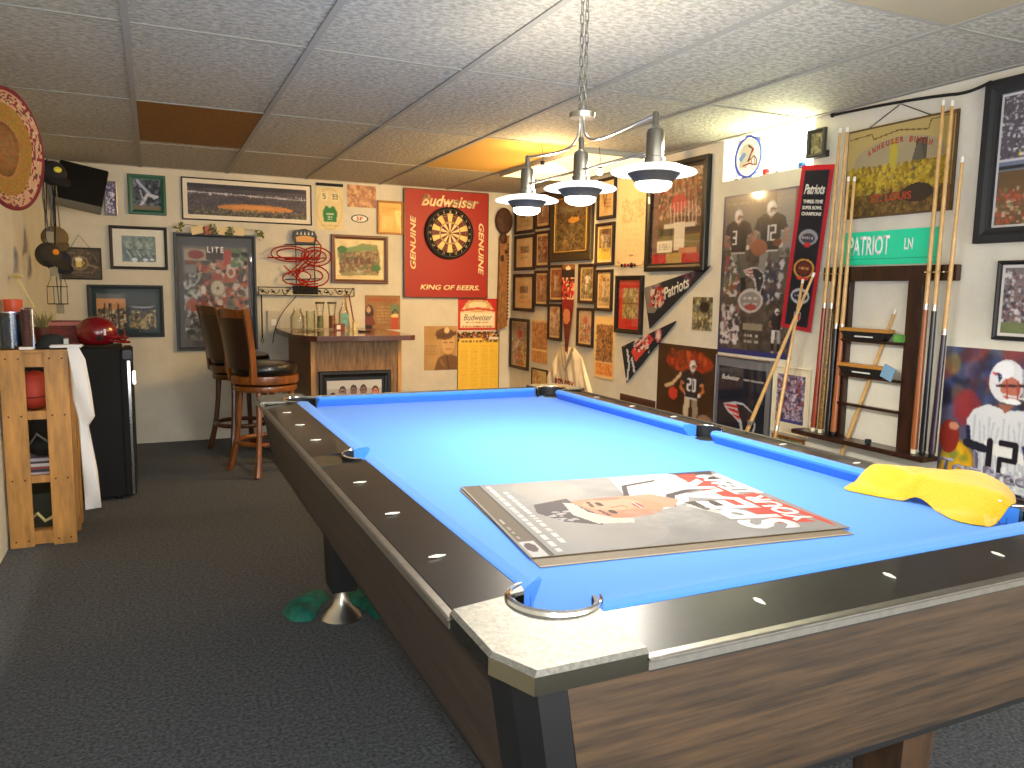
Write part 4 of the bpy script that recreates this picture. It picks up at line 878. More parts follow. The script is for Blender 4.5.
def a_orn(c):
    c.a[:] = (84, 70, 40); c.mottle(16, 6); c.speck(0, .3, 1, 1, [(60, 50, 28), (120, 100, 56), (150, 120, 60), (46, 38, 24)], 260, .03, .7); c.ell(.55, .42, .18, .05, (200, 140, 50)); c.line([(.4, .42), (.5, .36), (.6, .42), (.7, .36)], .025, (214, 160, 70)); c.ell(.5, .15, .4, .12, (130, 118, 76), .6)
    for k in range(9): c.line([(.12 + .04 * k, .96), (.3, .70)], .012, (150, 124, 70))
o_ = picture('R', 5.103, 5.77, 1.468, 2.037, 'large ornate olive framed picture with a gold inner line in the centre of the wall', a_orn, (50, 76), mat('olive_ornate_frame', (56, 46, 26), .55, noise=.35, nscale=60, bump=.3), .07, d=.03)
m = MB(); w_, h_ = .667, .569
for a in ((-.262, .262, .072, .080), (-.262, .262, h_ - .08, h_ - .072), (-.262, -.250, .072, h_ - .072), (.250, .262, .072, h_ - .072)): m.box(a[0], a[1], -.026, -.0225, a[2], a[3])
m.build('gold_liner', mat('gold_liner', (214, 180, 100), .35, .6), o_)
def news(c): c.a[:] = (206, 150, 90); c.mottle(12, 5); c.rect(.0, .0, 1, .06, (226, 190, 130)); c.speck(.05, .06, .95, .68, [(180, 90, 50), (120, 84, 54), (226, 180, 120), (150, 110, 70)], 200, .025, .75); c.rect(0, .68, 1, .72, (236, 206, 150)); c.speck(.05, .74, .95, .98, [(206, 130, 66), (226, 170, 100), (140, 90, 50)], 80, .025, .7)
poster('R', 5.817, 6.118, .61, .98, 'tan newspaper page with an orange lower photo near the back corner', news, (24, 54), 'newspaper_page', 'newspaper', edge=(226, 196, 140))
def a_newsb(c): c.a[:] = (232, 196, 134); c.rect(.1, .13, .92, .72, (150, 104, 60)); c.speck(.1, .13, .92, .72, [(100, 70, 46), (206, 160, 104), (60, 46, 34), (176, 110, 60)], 220, .02, .8); c.rect(.1, .755, .92, .95, (222, 140, 66)); c.speck(.12, .77, .9, .94, [(196, 104, 50), (236, 176, 100)], 60, .02, .7)
poster('R', 4.769, 5.047, .589, 1.048, 'cream newspaper page with a brown crowd photo right of the jersey', a_newsb, (28, 76), 'newspaper_page', 'newspaper', edge=(226, 196, 140))
def a_till(c): c.a[:] = (226, 196, 140); c.poly([(0, 0), (1, .3), (.6, 1), (0, 1)], (214, 176, 120)); c.speck(.05, .1, .6, .9, [(110, 50, 30), (170, 110, 70), (236, 210, 160)], 50, .06, .7)
pf = picture('R', 5.80, 6.10, .34, .56, 'small dark framed print hanging crookedly beside the white jersey sleeve', a_till, (28, 30), DKF, .014, d=.014)
pf.rotation_euler = (0, 0, -PI / 2)
# narrow red banner and white jersey
def tapered(name, pts, art, px, label, cat, wall, uc, z0, off, material=None, thick=.004):
    xs = [p[0] for p in pts]; zs = [p[1] for p in pts]; x0, x1, z1 = min(xs), max(xs), max(zs)
    c = Cv(x1 - x0, z1, px[0], px[1], (0, 0, 0)); art(c); nx, nz = px
    vs, fs, cs = [], [], []
    def inside(x, z):
        r = False; n = len(pts)
        for i in range(n):
            (ax, az), (bx, bz) = pts[i], pts[(i + 1) % n]
            if (az > z) != (bz > z) and x < ax + (z - az) * (bx - ax) / (bz - az): r = not r
        return r
    def span(z):
        X = []; n = len(pts)
        for i in range(n):
            (ax, az), (bx, bz) = pts[i], pts[(i + 1) % n]
            if (az > z) != (bz > z): X.append(ax + (z - az) * (bx - ax) / (bz - az))
        return (min(X), max(X)) if len(X) >= 2 else None
    rows = []
    for j in range(nz + 1):
        z = z1 - j * z1 / nz; zz = min(max(z, 1e-4), z1 - 1e-4); s_ = span(zz); rows.append((z, *(s_ or (0, 0))))
    for y in (-thick, 0):
        for z, a, b in rows:
            for i in range(nx + 1): vs.append((a + (b - a) * i / nx, y, z))
    N1 = (nz + 1) * (nx + 1)
    for j in range(nz):
        for i in range(nx):
            b = j * (nx + 1) + i; fs.append((b, b + nx + 1, b + nx + 2, b + 1))
            (za, aa, ba), (zb, ab, bb) = rows[j], rows[j + 1]; xm = ((aa + ab) / 2) + ((ba + bb) / 2 - (aa + ab) / 2) * (i + .5) / nx
            u = int(np.clip((xm - x0) / (x1 - x0) * nx, 0, nx - 1)); cs.append(tuple(c.a[j, u]))
    for j in range(nz):
        for i in (0, nx):
            a = j * (nx + 1) + i; b = a + nx + 1; fs.append((a, b, b + N1, a + N1)); cs.append(tuple(c.a[j, min(i, nx - 1)] * .8))
    b0 = 0; fs.append(tuple(list(range(0, nx + 1)) + list(range(N1 + nx, N1 - 1, -1)))); cs.append(tuple(c.a[0, 0]))
    b = nz * (nx + 1); fs.append(tuple(list(range(b, b + nx + 1)) + list(range(N1 + b + nx, N1 + b - 1, -1)))); cs.append(tuple(c.a[-1, 0]))
    me = bpy.data.meshes.new(name); me.from_pydata(vs, [], fs); me.materials.append(material or CLOTHP)
    at = me.color_attributes.new('Col', 'FLOAT_COLOR', 'CORNER'); data = []
    for p, cc in zip(me.polygons, cs):
        q = rgb(*np.clip(cc, 0, 255)); data += list(q) * p.loop_total
    at.data.foreach_set('color', data); o = bpy.data.objects.new(name, me); COL.objects.link(o)
    loc, rz = place(wall, uc, uc, z0, off); o.location = loc; o.rotation_euler = (0, 0, rz)
    return tag(o, label, cat)
def a_tie(c):
    c.a[:] = (110, 26, 24); c.rect(0, 0, 1, .05, (130, 84, 50)); c.ell(.5, .04, .2, .025, (226, 210, 170)); c.rect(0, .06, 1, .13, (44, 26, 22)); c.rect(0, .13, 1, .36, (226, 190, 150)); c.speck(0, .14, 1, .34, [(180, 34, 30), (206, 70, 54), (60, 26, 22)], 60, .022, .9)
    c.rect(0, .36, 1, .46, (130, 24, 24)); c.ell(.45, .53, .3, .08, (206, 130, 90)); c.ell(.5, .68, .4, .05, (110, 40, 28)); c.speck(0, .72, 1, 1, [(70, 40, 24), (110, 60, 34)], 40, .02)
tapered('narrow_banner', [(-.10, .77), (.10, .77), (.10, .55), (.085, .40), (.04, .22), (0.005, .0), (-.005, 0), (-.045, .25), (-.085, .40), (-.10, .55)], a_tie, (18, 90), 'narrow dark red tapering banner hanging over the collar of the white jersey', 'banner', 'R', 5.43, .67, .03)
jr = empty('jersey', (XR - .006, 5.42, .28), -PI / 2, 'white sports jersey with red lettering hanging on the right wall', 'jersey')
JW = mat('white_jersey_cloth', (236, 222, 196), .9, noise=.05, nscale=20, bump=.2, bscale=14)
def shell(name, pts, m, parent, d=.022, y0=-.002, seed=1):
    """soft cloth slab from an outline in XZ, puffed towards -Y"""
    cx = sum(p[0] for p in pts) / len(pts); cz = sum(p[1] for p in pts) / len(pts); dense = []
    for i in range(len(pts)):
        a, b = Vector(pts[i]), Vector(pts[(i + 1) % len(pts)]); k = max(2, int((b - a).length / .02)); dense += [a.lerp(b, j / k) for j in range(k)]
    n = len(dense); vs = [(p.x, y0, p.y) for p in dense]; fs = [tuple(range(n))]; K = 8
    for k in range(K + 1):
        s_ = 1 - k / (K + .001)
        for p in dense:
            q = Vector((cx, cz)) + (p - Vector((cx, cz))) * s_; h = d * (1 - (1 - min(1, (1 - s_) * 4)) ** 2) if k else d * .2
            vs.append((q.x, y0 - h - d * .35 * math.sin(q.x * 55 + q.y * 17 + seed) * (1 if k else 0), q.y))
    for i in range(n): fs.append((i, (i + 1) % n, n + (i + 1) % n, n + i))
    for k in range(K):
        for i in range(n): a = n * (k + 1); fs.append((a + i, a + (i + 1) % n, a + n + (i + 1) % n, a + n + i))
    return MB().add(vs, fs).build(name, m, parent, True)
shell('body', [(-.20, 0), (.20, 0), (.20, .32), (.20, .44), (.09, .505), (-.09, .505), (-.20, .44), (-.20, .32)], JW, jr)
shell('sleeve', [(-.20, .445), (-.185, .27), (-.29, .11), (-.385, .18)], JW, jr, seed=3); shell('sleeve', [(.20, .445), (.185, .27), (.30, .09), (.395, .16)], JW, jr, seed=5)
GP = mat('grey_piping', (150, 134, 112), .8)
MB().tube([(-.09, -.026, .505), (-.055, -.036, .43), (0, -.040, .32), (.055, -.036, .43), (.09, -.026, .505)], .010, 8).build('collar', GP, jr, True)
MB().tube([(0, -.036, .32), (0, -.036, .02)], .006, 6).build('placket', GP, jr, True)
text('RED SOX', .32, .085, mat('dark_red_lettering', (120, 26, 22), .7), jr, 0, .205, -.045, .1, .03)
MB().ball((.27, -.026, .20), .012).build('sleeve_patch', mat('dark_red_lettering', (140, 34, 28)), jr)
# scroll poster, red frame, basketball frame
def a_scroll(c): c.a[:] = (240, 214, 160); c.mottle(5, 4); c.speck(.15, .25, .85, .5, [(222, 186, 130), (206, 160, 110)], 60, .02, .5); c.line([(.06, .93), (.14, .965), (.86, .965), (.94, .93)], .006, (120, 100, 70)); c.scrib(.3, .55, .7, .9, 6, (206, 176, 120), .3, .5); c.rect(.42, .86, .56, .875, (120, 90, 60))
poster('R', 4.391, 4.782, 1.403, 2.013, 'tall cream poster with faint print behind the nearest pendant lamp', a_scroll, (42, 110), edge=(240, 220, 170))
fg = empty('pennant_garland', (XR - .004, 4.60, 1.405), -PI / 2, 'little red and black figures strung along the bottom of the cream poster', 'garland')
MB().tube([(-.19, -.004, .012), (0, -.005, .006), (.19, -.004, .012)], .0015, 6).build('string', BLACKMATT, fg)
for k, (x, rr, mm) in enumerate(((-.09, .013, BLACK), (-.05, .014, NRED), (-.01, .012, NRED), (.03, .018, BLACK), (.07, .012, NRED))): MB().ball((x, -.008, .012), rr, 12, 8, (1.1, .5, 1)).build('figure', mm, fg, True)
def a_red(c): c.a[:] = (206, 44, 34); c.rect(.18, .17, .88, .78, (176, 150, 96)); c.speck(.18, .17, .88, .78, [(120, 110, 70), (206, 180, 110), (150, 120, 60), (226, 206, 130), (90, 100, 90)], 150, .03, .8); c.rect(.18, .46, .88, .48, (110, 90, 50))
picture('R', 4.417, 4.748, .944, 1.345, 'black frame with bright red mat around a small vintage print', a_red, (36, 72), mat('black_brown_frame', (24, 12, 9), .5), .03, d=.028)
def a_bball(c):
    c.a[:] = (110, 80, 56); c.mottle(14, 6); c.rect(0, 0, .1, 1, (130, 96, 90)); c.speck(.1, .02, .95, .5, [(150, 60, 50), (90, 70, 50), (170, 130, 100), (60, 50, 40), (200, 176, 150)], 260, .025, .7)
    for x in (.28, .42, .55, .68, .8): c.rect(x, .05 + .1 * (x % .2), x + .05, .5, (176, 130, 104), .6)
    c.ell(.52, .36, .16, .1, (196, 70, 64), .8)
    for x in np.arange(.36, .9, .07): c.line([(x, .35), (x + .02, .6)], .012, (226, 210, 190))
    c.rect(.24, .57, .85, .62, (206, 200, 186)); c.rect(.14, .62, .95, .72, (70, 58, 44)); c.rect(.14, .70, .95, .82, (120, 110, 66)); c.rect(.45, .56, .66, .86, (216, 208, 190)); c.rect(.1, .75, .42, .88, (226, 220, 200)); c.scrib(.14, .78, .38, .86, 3, (150, 140, 130))
    c.rect(0, .9, 1, 1, (176, 30, 34)); c.rect(.3, .89, .62, 1, (176, 150, 90)); c.rect(.55, .84, .9, .9, (190, 130, 90))
picture('R', 3.765, 4.387, 1.368, 2.047, 'large black framed basketball team collage left of the window', a_bball, (76, 116), mat('black_gloss_frame', (20, 16, 14), .4, coat=.1), .05, d=.035)
# pennants
def a_penA(c): c.a[:] = (28, 28, 38); c.mottle(5, 5); c.ell(.14, .42, .15, .33, (130, 124, 120), .9); c.patlogo(.04, .18, .16, (60, 60, 66)); c.speck(.12, .35, .34, .62, [(180, 50, 44), (206, 190, 180), (60, 40, 40)], 50, .05, .85); c.speck(.6, .02, .8, .25, [(120, 40, 60), (80, 84, 100)], 10, .04)
pa = tapered('pennant', [(0, .27), (.66, .40), (.69, .405), (.085, 0)], a_penA, (70, 46), 'charcoal football team pennant with silver script, pointing up right', 'pennant', 'R', 4.405, .99, .012, thick=.004)
text('Patriots', .27, .075, mat('silver_script', (214, 212, 206), .5), pa, .36, .272, -.0045, .3, .02, rot=.31)
def a_penB(c): c.a[:] = (20, 28, 40); c.mottle(5, 5); c.ell(.06, .4, .03, .05, (190, 150, 150)); c.line([(.12, .5), (.17, .7), (.14, .95)], .05, (190, 196, 206)); c.line([(.22, .62), (.28, .8)], .05, (190, 196, 206)); c.poly([(.2, .5), (.5, .18), (.62, .3), (.3, .66)], (206, 62, 58)); c.speck(.26, .22, .54, .48, [(226, 210, 206), (60, 26, 34)], 26, .03); c.ell(.7, .22, .055, .1, (190, 110, 120)); c.ell(.7, .22, .03, .06, (226, 200, 200))
tapered('pennant', [(0, .25), (.62, .46), (.625, .455), (.08, 0)], a_penB, (60, 46), 'navy pennant with a red oval crest below the charcoal one', 'pennant', 'R', 4.66, .595, .008, thick=.004)
def a_smallp(c): c.a[:] = (150, 140, 104); c.mottle(14, 5); c.speck(0, 0, 1, 1, [(60, 50, 34), (206, 196, 150), (110, 84, 50), (80, 90, 80)], 70, .07, .7); c.ell(.6, .3, .25, .16, (44, 34, 30))
poster('R', 3.696, 3.887, 1.007, 1.209, 'small sepia photo stuck alone between the pennants and the big poster', a_smallp, (26, 40), 'photo_print', 'photograph')
# big football poster
def a_pats(c):
    c.a[:] = (84, 70, 60); c.mottle(16, 8); c.rect(0, 0, 1, .34, (118, 106, 98)); c.rect(.72, .0, .95, .4, (140, 138, 140)); c.mottle(10, 5, 0, 0, 1, .5); c.speck(0, .35, 1, 1, [(60, 50, 44), (120, 104, 92), (96, 80, 70)], 160, .025, .5)
    c.scrib(.06, .035, .94, .075, 1, (170, 150, 110), .6)
    c.player(.26, .09, .55, (52, 42, 54), (140, 134, 128), (196, 190, 186), (176, 96, 80), num='3', lean=-.05); c.player(.66, .06, .6, (28, 36, 56), (140, 136, 134), (206, 202, 200), (180, 120, 96), num='12', ball=True)
    c.ell(.52, .335, .11, .05, (176, 84, 50)); c.rect(.06, .44, .28, .62, (150, 140, 130)); c.speck(.07, .4, .28, .62, [(176, 60, 56), (210, 200, 196), (60, 70, 110), (90, 110, 60)], 60, .022, .85)
    c.patlogo(.32, .455, .30, (30, 40, 60), (190, 70, 60), (206, 206, 210)); c.speck(.62, .42, .84, .66, [(40, 50, 90), (206, 206, 210), (90, 60, 60)], 60, .022, .8)
    c.ell(.44, .66, .17, .075, (206, 200, 198)); c.ell(.44, .66, .14, .055, (150, 140, 140)); c.scrib(.34, .63, .54, .70, 2, (230, 226, 222)); c.ell(.45, .70, .08, .02, (206, 60, 50))
    c.speck(.05, .70, .30, .92, [(206, 200, 204), (60, 50, 60), (150, 90, 90), (220, 216, 220)], 90, .022, .85); c.rect(.36, .8, .62, .84, (160, 146, 116)); c.scrib(.38, .86, .58, .93, 2, (226, 222, 216)); c.player(.8, .70, .27, (44, 42, 50), (226, 222, 222), (226, 224, 224))
    g_ = c.a.mean(2, keepdims=True); c.a = (g_ + (c.a - g_) * .62) * .92; c.rect(0, .97, 1, 1, (44, 48, 110)); c.rect(.96, 0, 1, 1, (110, 40, 60)); c.rect(.96, .6, 1, 1, (40, 48, 110)); c.rect(0, 0, .02, 1, (50, 60, 96)); c.rect(0, 0, 1, .012, (60, 60, 90)); c.grain(4)
poster('R', 3.053, 3.637, .89, 1.785, 'tall glossy football poster with two large players and a team logo', a_pats, (90, 190), m=GLOSSY, edge=(50, 56, 100))
def a_p20(c): c.a[:] = (62, 40, 24); c.mottle(9, 6); c.ell(.55, .2, .4, .14, (170, 56, 28), .8); c.speck(.2, .08, .85, .3, [(150, 40, 24), (90, 40, 24), (200, 90, 40)], 60, .04, .6); c.player(.6, .16, .98, (34, 34, 44), (206, 190, 160), (206, 202, 206), (190, 110, 60), num='20', lean=.03); c.ell(.3, .62, .08, .08, (206, 60, 50)); c.line([(.42, .36), (.28, .50), (.16, .54)], .05, (206, 180, 140)); c.ell(.2, .93, .14, .08, (90, 70, 50)); c.ell(.85, .88, .12, .07, (150, 120, 100))
poster('R', 3.635, 4.225, .40, .904, 'brown football poster of a player numbered 20 against a dark background', a_p20, (64, 84), m=GLOSSY, edge=(60, 44, 34))
def a_low(c): c.a[:] = (70, 40, 30); c.mottle(8, 4); c.line([(.42, .6), (.47, .3), (.55, .3), (.62, .6)], .09, (226, 200, 150)); c.rect(0, 0, 1, .06, (90, 56, 40))
poster('R', 4.235, 4.671, .28, .512, 'low dark brown poster partly hidden behind the far rail', a_low, (40, 26))
def a_navy(c): c.a[:] = (14, 22, 44); c.mottle(3, 4); c.patlogo(.12, .48, .72, (12, 20, 40), (206, 34, 44), (196, 200, 206)); c.poly([(.50, .56), (.62, .54), (.80, .60), (.83, .68), (.76, .80), (.70, .90), (.64, .8), (.6, .68)], (14, 22, 44), .55)
nv = picture('R', 3.173, 3.63, .38, .877, 'grey framed navy advertising poster with a large team logo', a_navy, (72, 90), mat('grey_metal_frame', (120, 120, 126), .35, .6), .012, (.012, .03, .012, .05), (118, 118, 124), .02)
text('Budweiser', .15, .028, mat('silver_script', (214, 212, 206)), nv, -.10, .372, -.0085, .3, .01); text('NEW ENGLAND', .16, .012, mat('silver_script', (214, 212, 206)), nv, .09, .37, -.0085, 0, 0)
# vertical banner
def a_ban(c):
    c.a[:] = (16, 18, 30); R_ = (176, 28, 46); c.rect(0, 0, .12, 1, R_); c.rect(.88, 0, 1, 1, R_); c.rect(0, 0, 1, .03, (206, 30, 40)); c.rect(0, .975, 1, 1, R_)
    c.ell(.5, .43, .3, .05, (150, 150, 156)); c.ell(.5, .435, .22, .03, (60, 60, 76)); c.scrib(.3, .42, .7, .45, 1, (226, 226, 230)); c.ell(.5, .475, .1, .015, (190, 40, 44))
    c.ring(.5, .62, .3, .055, .12, (196, 140, 60)); c.ell(.5, .62, .24, .04, (96, 34, 26)); c.scrib(.34, .605, .66, .635, 1, (226, 190, 110)); c.ell(.5, .68, .2, .012, (206, 60, 40))
    c.ell(.5, .79, .3, .05, (180, 184, 196)); c.ell(.5, .79, .24, .03, (24, 30, 56)); c.scrib(.32, .775, .68, .805, 1, (226, 228, 236)); c.poly([(.4, .89), (.6, .89), (.6, .935), (.5, .955), (.4, .935)], (200, 200, 206)); c.poly([(.42, .905), (.58, .905), (.58, .933), (.5, .948), (.42, .933)], (190, 40, 44)); c.rect(.42, .895, .58, .905, (30, 40, 90))
bn = poster('R', 2.918, 3.130, 1.053, 1.875, 'navy vertical cloth banner with red borders and stacked emblems', a_ban, (46, 200), 'hanging_banner', 'banner', off=.01, m=CLOTHP)
SIL = mat('silver_script', (214, 212, 206)); bn.rotation_euler = (0, math.radians(6), -PI / 2)
text('Patriots', .135, .05, SIL, bn, 0, .705, -.0035, .25, .03)
for s_, z in (('THREE-TIME', .645), ('SUPER BOWL', .615), ('CHAMPIONS', .585)): text(s_, .13, .018, SIL, bn, 0, z, -.0035, 0, .04)
pq = picture('R', 2.876, 2.990, 1.904, 2.039, 'small grey framed plaque at the right end of the window sill', lambda c: (c.speck(0, 0, 1, 1, [(120, 116, 70), (60, 58, 44), (176, 170, 120)], 70, .08, .7)), (20, 26), mat('pewter_frame', (70, 70, 66), .4, .4), .018, d=.02, glass=False, off=.03, bg=(130, 126, 86), name='framed_plaque', cat='plaque')
MB().box(-.035, .05, 0, .028, .0, .03).build('stand', BLACK, pq)
# cream mat picture behind the loose cues
def a_purp(c): c.a[:] = (120, 104, 130); c.mottle(18, 6); c.speck(0, 0, 1, 1, [(60, 50, 80), (206, 196, 210), (150, 60, 60), (180, 170, 190), (40, 40, 60)], 160, .04, .8); c.rect(0, .94, 1, 1, (60, 60, 120))
picture('R', 2.905, 3.165, .50, .857, 'purple toned action photo in a cream mat behind the leaning cues', a_purp, (38, 60), mat('cream_frame', (216, 206, 178), .5), .012, (.02, .02, .05, .03), (222, 212, 184), .012)
def a_grn(c): c.a[:] = (150, 140, 96); c.mottle(16, 4); c.speck(0, 0, 1, 1, [(90, 110, 66), (206, 190, 130), (120, 84, 50)], 60, .08, .7)
picture('R', 2.92, 3.15, .36, .49, 'small wood framed green photo low behind the leaning cues', a_grn, (30, 20), OAK, .012, d=.014)
# carved hanging sign
sg = empty('hanging_sign', (XR - .004, 2.482, 1.59), -PI / 2, 'wide yellow brown brewery sign hanging from a cord above the cue rack', 'sign')
def a_sign(c):
    c.a[:] = (150, 130, 60); c.mottle(10, 6); c.poly([(0, 0), (1, 0), (1, .5), (0, .45)], (176, 156, 96)); c.ell(.5, .38, .42, .22, (150, 140, 120), .7); c.rect(.66, .22, .76, .56, (70, 66, 56)); c.poly([(.60, .62), (.66, .30), (.7, .25), (.78, .62)], (84, 80, 70)); c.speck(.04, .45, .96, .72, [(176, 150, 30), (150, 120, 26), (196, 170, 50), (110, 90, 26)], 380, .03, .7)
    c.rect(0, .75, 1, 1, (96, 74, 34)); c.speck(0, .72, 1, .98, [(70, 50, 26), (130, 100, 40)], 120, .03, .7); c.ell(.7, .78, .14, .1, (50, 36, 24)); c.ell(.46, .34, .04, .16, (176, 160, 50)); c.line([(.02, .1), (.24, .08), (.26, .14), (.5, .09), (.76, .14), (.78, .05), (.98, .03)], .014, (110, 84, 40))
    for q in ((0, 0, 1, .02), (0, .98, 1, 1), (0, 0, .01, 1), (.985, 0, 1, 1)): c.rect(*q, (84, 62, 36))
    c.rect(.93, 0, .955, 1, (150, 110, 66)); c.rect(.96, 0, .98, 1, (120, 84, 56))
c = Cv(.552, .405, 130, 96, (0, 0, 0)); a_sign(c); c.mesh('board', PRINT, sg, 0, 0, 0, .012, (90, 66, 40))
SR = mat('rust_red_lettering', (176, 66, 36), .6)
for k, ch_ in enumerate('ANHEUSER BUSCH'):
    if ch_ != ' ':
        u = (k - 6.5) / 6.5; text(ch_, .016, .024, SR, sg, .005 + u * .155, .325 - .035 * u * u, -.0125, 0, .02, rot=-.28 * u)
text('ST. LOUIS', .21, .034, SR, sg, -.02, .082, -.0125, 0, .03)
MB().tube([(-.17, -.006, .403), (-.01, -.003, .482), (.15, -.006, .403)], .0022, 6).build('cord', BLACKMATT, sg)
MB().ball((-.01, -.004, .484), .005).build('nail', STEEL, sg)
# black cable under the ceiling
cb = tag(MB().tube(bez([(XR - .012, 2.865, 2.094), (XR - .012, 2.6, 2.088), (XR - .014, 2.4, 2.075), (XR - .014, 2.25, 2.058)], 12) + bez([(XR - .014, 2.22, 2.054), (XR - .014, 2.17, 2.050), (XR - .03, 2.12, 2.052), (XR - .045, 2.06, 2.062)], 6), .0065, 8).build('cable', BLACKMATT, None, True), 'thick black cable running along the wall above the brewery sign', 'cable')
MB().ball((XR - .012, 2.868, 2.094), .011).build('plug_end', BLACKMATT, cb)
# street sign
ss = empty('street_sign', (XR - .004, 2.5025, 1.374), -PI / 2, 'bright green street name sign above the wooden cue rack', 'street sign')
MB().box(-.25, .25, -.004, 0, 0, .153, bev=.002).build('plate', mat('reflective_green', (36, 222, 172), .35, coat=.3, emit=(30, 220, 170), es=0), ss)
text('PATRIOT', .225, .088, WINK, ss, -.105, .088, -.0045, 0, .02); text('LN', .042, .05, WINK, ss, .105, .088, -.0045, 0, .02)
MB().box(-.235, .235, -.0052, -.0042, .026, .028).build('stripe', mat('dark_green_line', (10, 130, 100), .5), ss)
# cue rack
DW = DARKWOOD
rk = empty('cue_rack', (XR - .001, 2.53, .50), -PI / 2, 'dark wooden wall cue rack with shelves below the green street sign', 'cue rack')
def rb(a, b, y, z0, z1, name, m=DW, y2=0): return MB().box(a, b, -y, -y2, z0 - .5, z1 - .5, bev=.003).build(name, m, rk)
# local x = 2.53 - world y
rb(-.31, .385, .035, 1.300, 1.366, 'top_rail'); rb(-.395, .35, .10, .535, .557, 'ledge')
rb(-.235, -.145, .034, .557, 1.300, 'post'); rb(.165, .235, .034, .557, 1.300, 'post')
for z in (1.03, .865, .728): rb(-.16, .18, .062, z - .012, z, 'shelf', y2=.0345)
CLIP = mat('brass_clip', (190, 170, 120), .35, .8)
cues_local = [-.29, -.245, -.20, -.165, .275, .315, .36]
for x in cues_local:
    m = MB(); m.tube([(x - .010, -.036, .835), (x - .014, -.055, .835), (x - .008, -.064, .835)], .003, 6).tube([(x + .010, -.036, .835), (x + .014, -.055, .835), (x + .008, -.064, .835)], .003, 6); m.build('cue_clip', CLIP, rk)
# cues
SHAFT = mat('maple_shaft', (214, 170, 104), .35, coat=.3, noise=.12, nscale=20)
def cue(p0, p1, butt, label, cat='pool cue', group=None, bf=.42, bumper=BLACK, wrap=None):
    p0, p1 = Vector(p0), Vector(p1); L_ = (p1 - p0).length; r = empty('pool_cue', p0, 0, label, cat, group)
    q = (p1 - p0).normalized().to_track_quat('Z', 'Y'); r.rotation_mode = 'QUATERNION'; r.rotation_quaternion = q
    MB().lathe([(.011, 0), (.0125, .004), (.012, .02)], n=12).build('bumper', bumper, r, True)
    b = L_ * bf; MB().lathe([(.0145, .02), (.0145, .05), (.0128, b * .5), (.0108, b)], n=12).build('butt', butt, r, True)
    if wrap: MB().lathe([(.0143, b * .3), (.0143, b * .62)], n=12).build('wrap', wrap, r, True)
    MB().lathe([(.0110, b), (.0110, b + .025)], n=12).build('joint', STEEL, r, True)
    MB().lathe([(.0102, b + .025), (.0085, b + (L_ - b) * .5), (.0062, L_ - .022)], n=12).build('shaft', SHAFT, r, True)
    MB().lathe([(.0064, L_ - .022), (.0064, L_ - .006), (.005, L_)], n=10).build('tip', WHITE, r, True)
    return r
ROSE = mat('rosewood_butt', (136, 52, 26), .25, coat=.5); GOLD = mat('gold_flecked_butt', (150, 110, 40), .3, coat=.5, col2=(60, 36, 20), nscale=90); NVY = mat('dark_purple_butt', (44, 30, 44), .25, coat=.5); BLK = mat('black_butt', (22, 24, 28), .25, coat=.5); CHN = mat('honey_butt', (150, 84, 40), .3, coat=.4)
RX = XR - .058; WH = mat('cream_rubber', (224, 220, 190), .6)
cue((RX, 2.82, .558), (RX + .012, 2.782, 2.015), ROSE, 'rosewood cue farthest left in the wall rack', bumper=WH)
cue((RX, 2.775, .558), (RX + .012, 2.742, 2.012), GOLD, 'cue with a gold flecked butt in the left group of the wall rack', bumper=WH)
cue((RX, 2.73, .558), (RX + .012, 2.735 - .02, 1.784), BLK, 'shorter cue with a black butt in the left group of the wall rack')
cue((RX, 2.695, .558), (RX + .012, 2.68, 1.78), CHN, 'short honey brown cue nearest the left post of the rack')
cue((RX, 2.255, .558), (RX + .012, 2.255, 2.034), CHN, 'long cue with a brown butt, left of the right hand group in the rack', bumper=WH)
cue((RX, 2.215, .558), (RX + .012, 2.215, 2.024), BLK, 'long cue with a black butt in the middle of the right hand group')
cue((RX, 2.170, .558), (RX + .012, 2.150, 1.792), NVY, 'shorter cue with a dark purple butt at the right end of the rack')
cue((2.64, 3.20, .001), (XR - .105, 2.83, 1.34), SHAFT, 'pale loose cue leaning across another one left of the rack', bumper=WH)
cue((2.72, 2.91, .001), (XR - .050, 2.955, 1.31), PINE, 'loose orange pine cue leaning upright left of the rack')
cue((2.80, 2.99, .001), (XR - .13, 2.985, .60), BLK, 'short dark cue butt with white tip leaning below the cream matted photo', bf=.8)
cue((XR - .033, 2.82, .001), (XR - .012, 2.435, 1.175), NVY, 'cue leaning against the wall behind the rack shelves', bf=.38)
# chalk trays and chalk on the shelves
for z, lab in ((1.03, 'wedge shaped wooden chalk tray on the upper rack shelf'), (.865, 'wedge shaped wooden chalk tray on the middle rack shelf')):
    r = empty('chalk_tray', (XR - .056, 2.54, z + .001), -PI / 2, lab, 'chalk tray')
    MB().hexa([(-.10, -.022, 0), (.10, -.022, 0), (.10, .02, 0), (-.10, .02, 0)], [(-.135, -.022, .036), (.125, -.022, .036), (.125, .02, .036), (-.135, .02, .036)]).build('body', BLACK, r)
    MB().box(-.14, .13, -.026, .022, .0365, .052, bev=.002).build('wooden_top', mat('golden_wood', (176, 124, 56), .4), r)
    MB().box(-.05, .05, -.0245, -.0225, .012, .018).build('label_line', SIL, r)
tag(MB().box(-.018, .018, -.018, .018, 0, .034, bev=.003).build('chalk_cube', mat('green_chalk', (90, 150, 66), .9), None, loc=(XR - .05, 2.375, 1.031)), 'green chalk cube at the right end of the upper rack shelf', 'chalk')
tag(MB().box(-.03, .03, -.003, .003, 0, .06, Matrix.Rotation(.35, 4, 'Y')).build('blue_card', mat('pale_blue_card', (110, 150, 180), .7), None, loc=(XR - .085, 2.402, .868)), 'pale blue card leaning at the right end of the middle rack shelf', 'card')
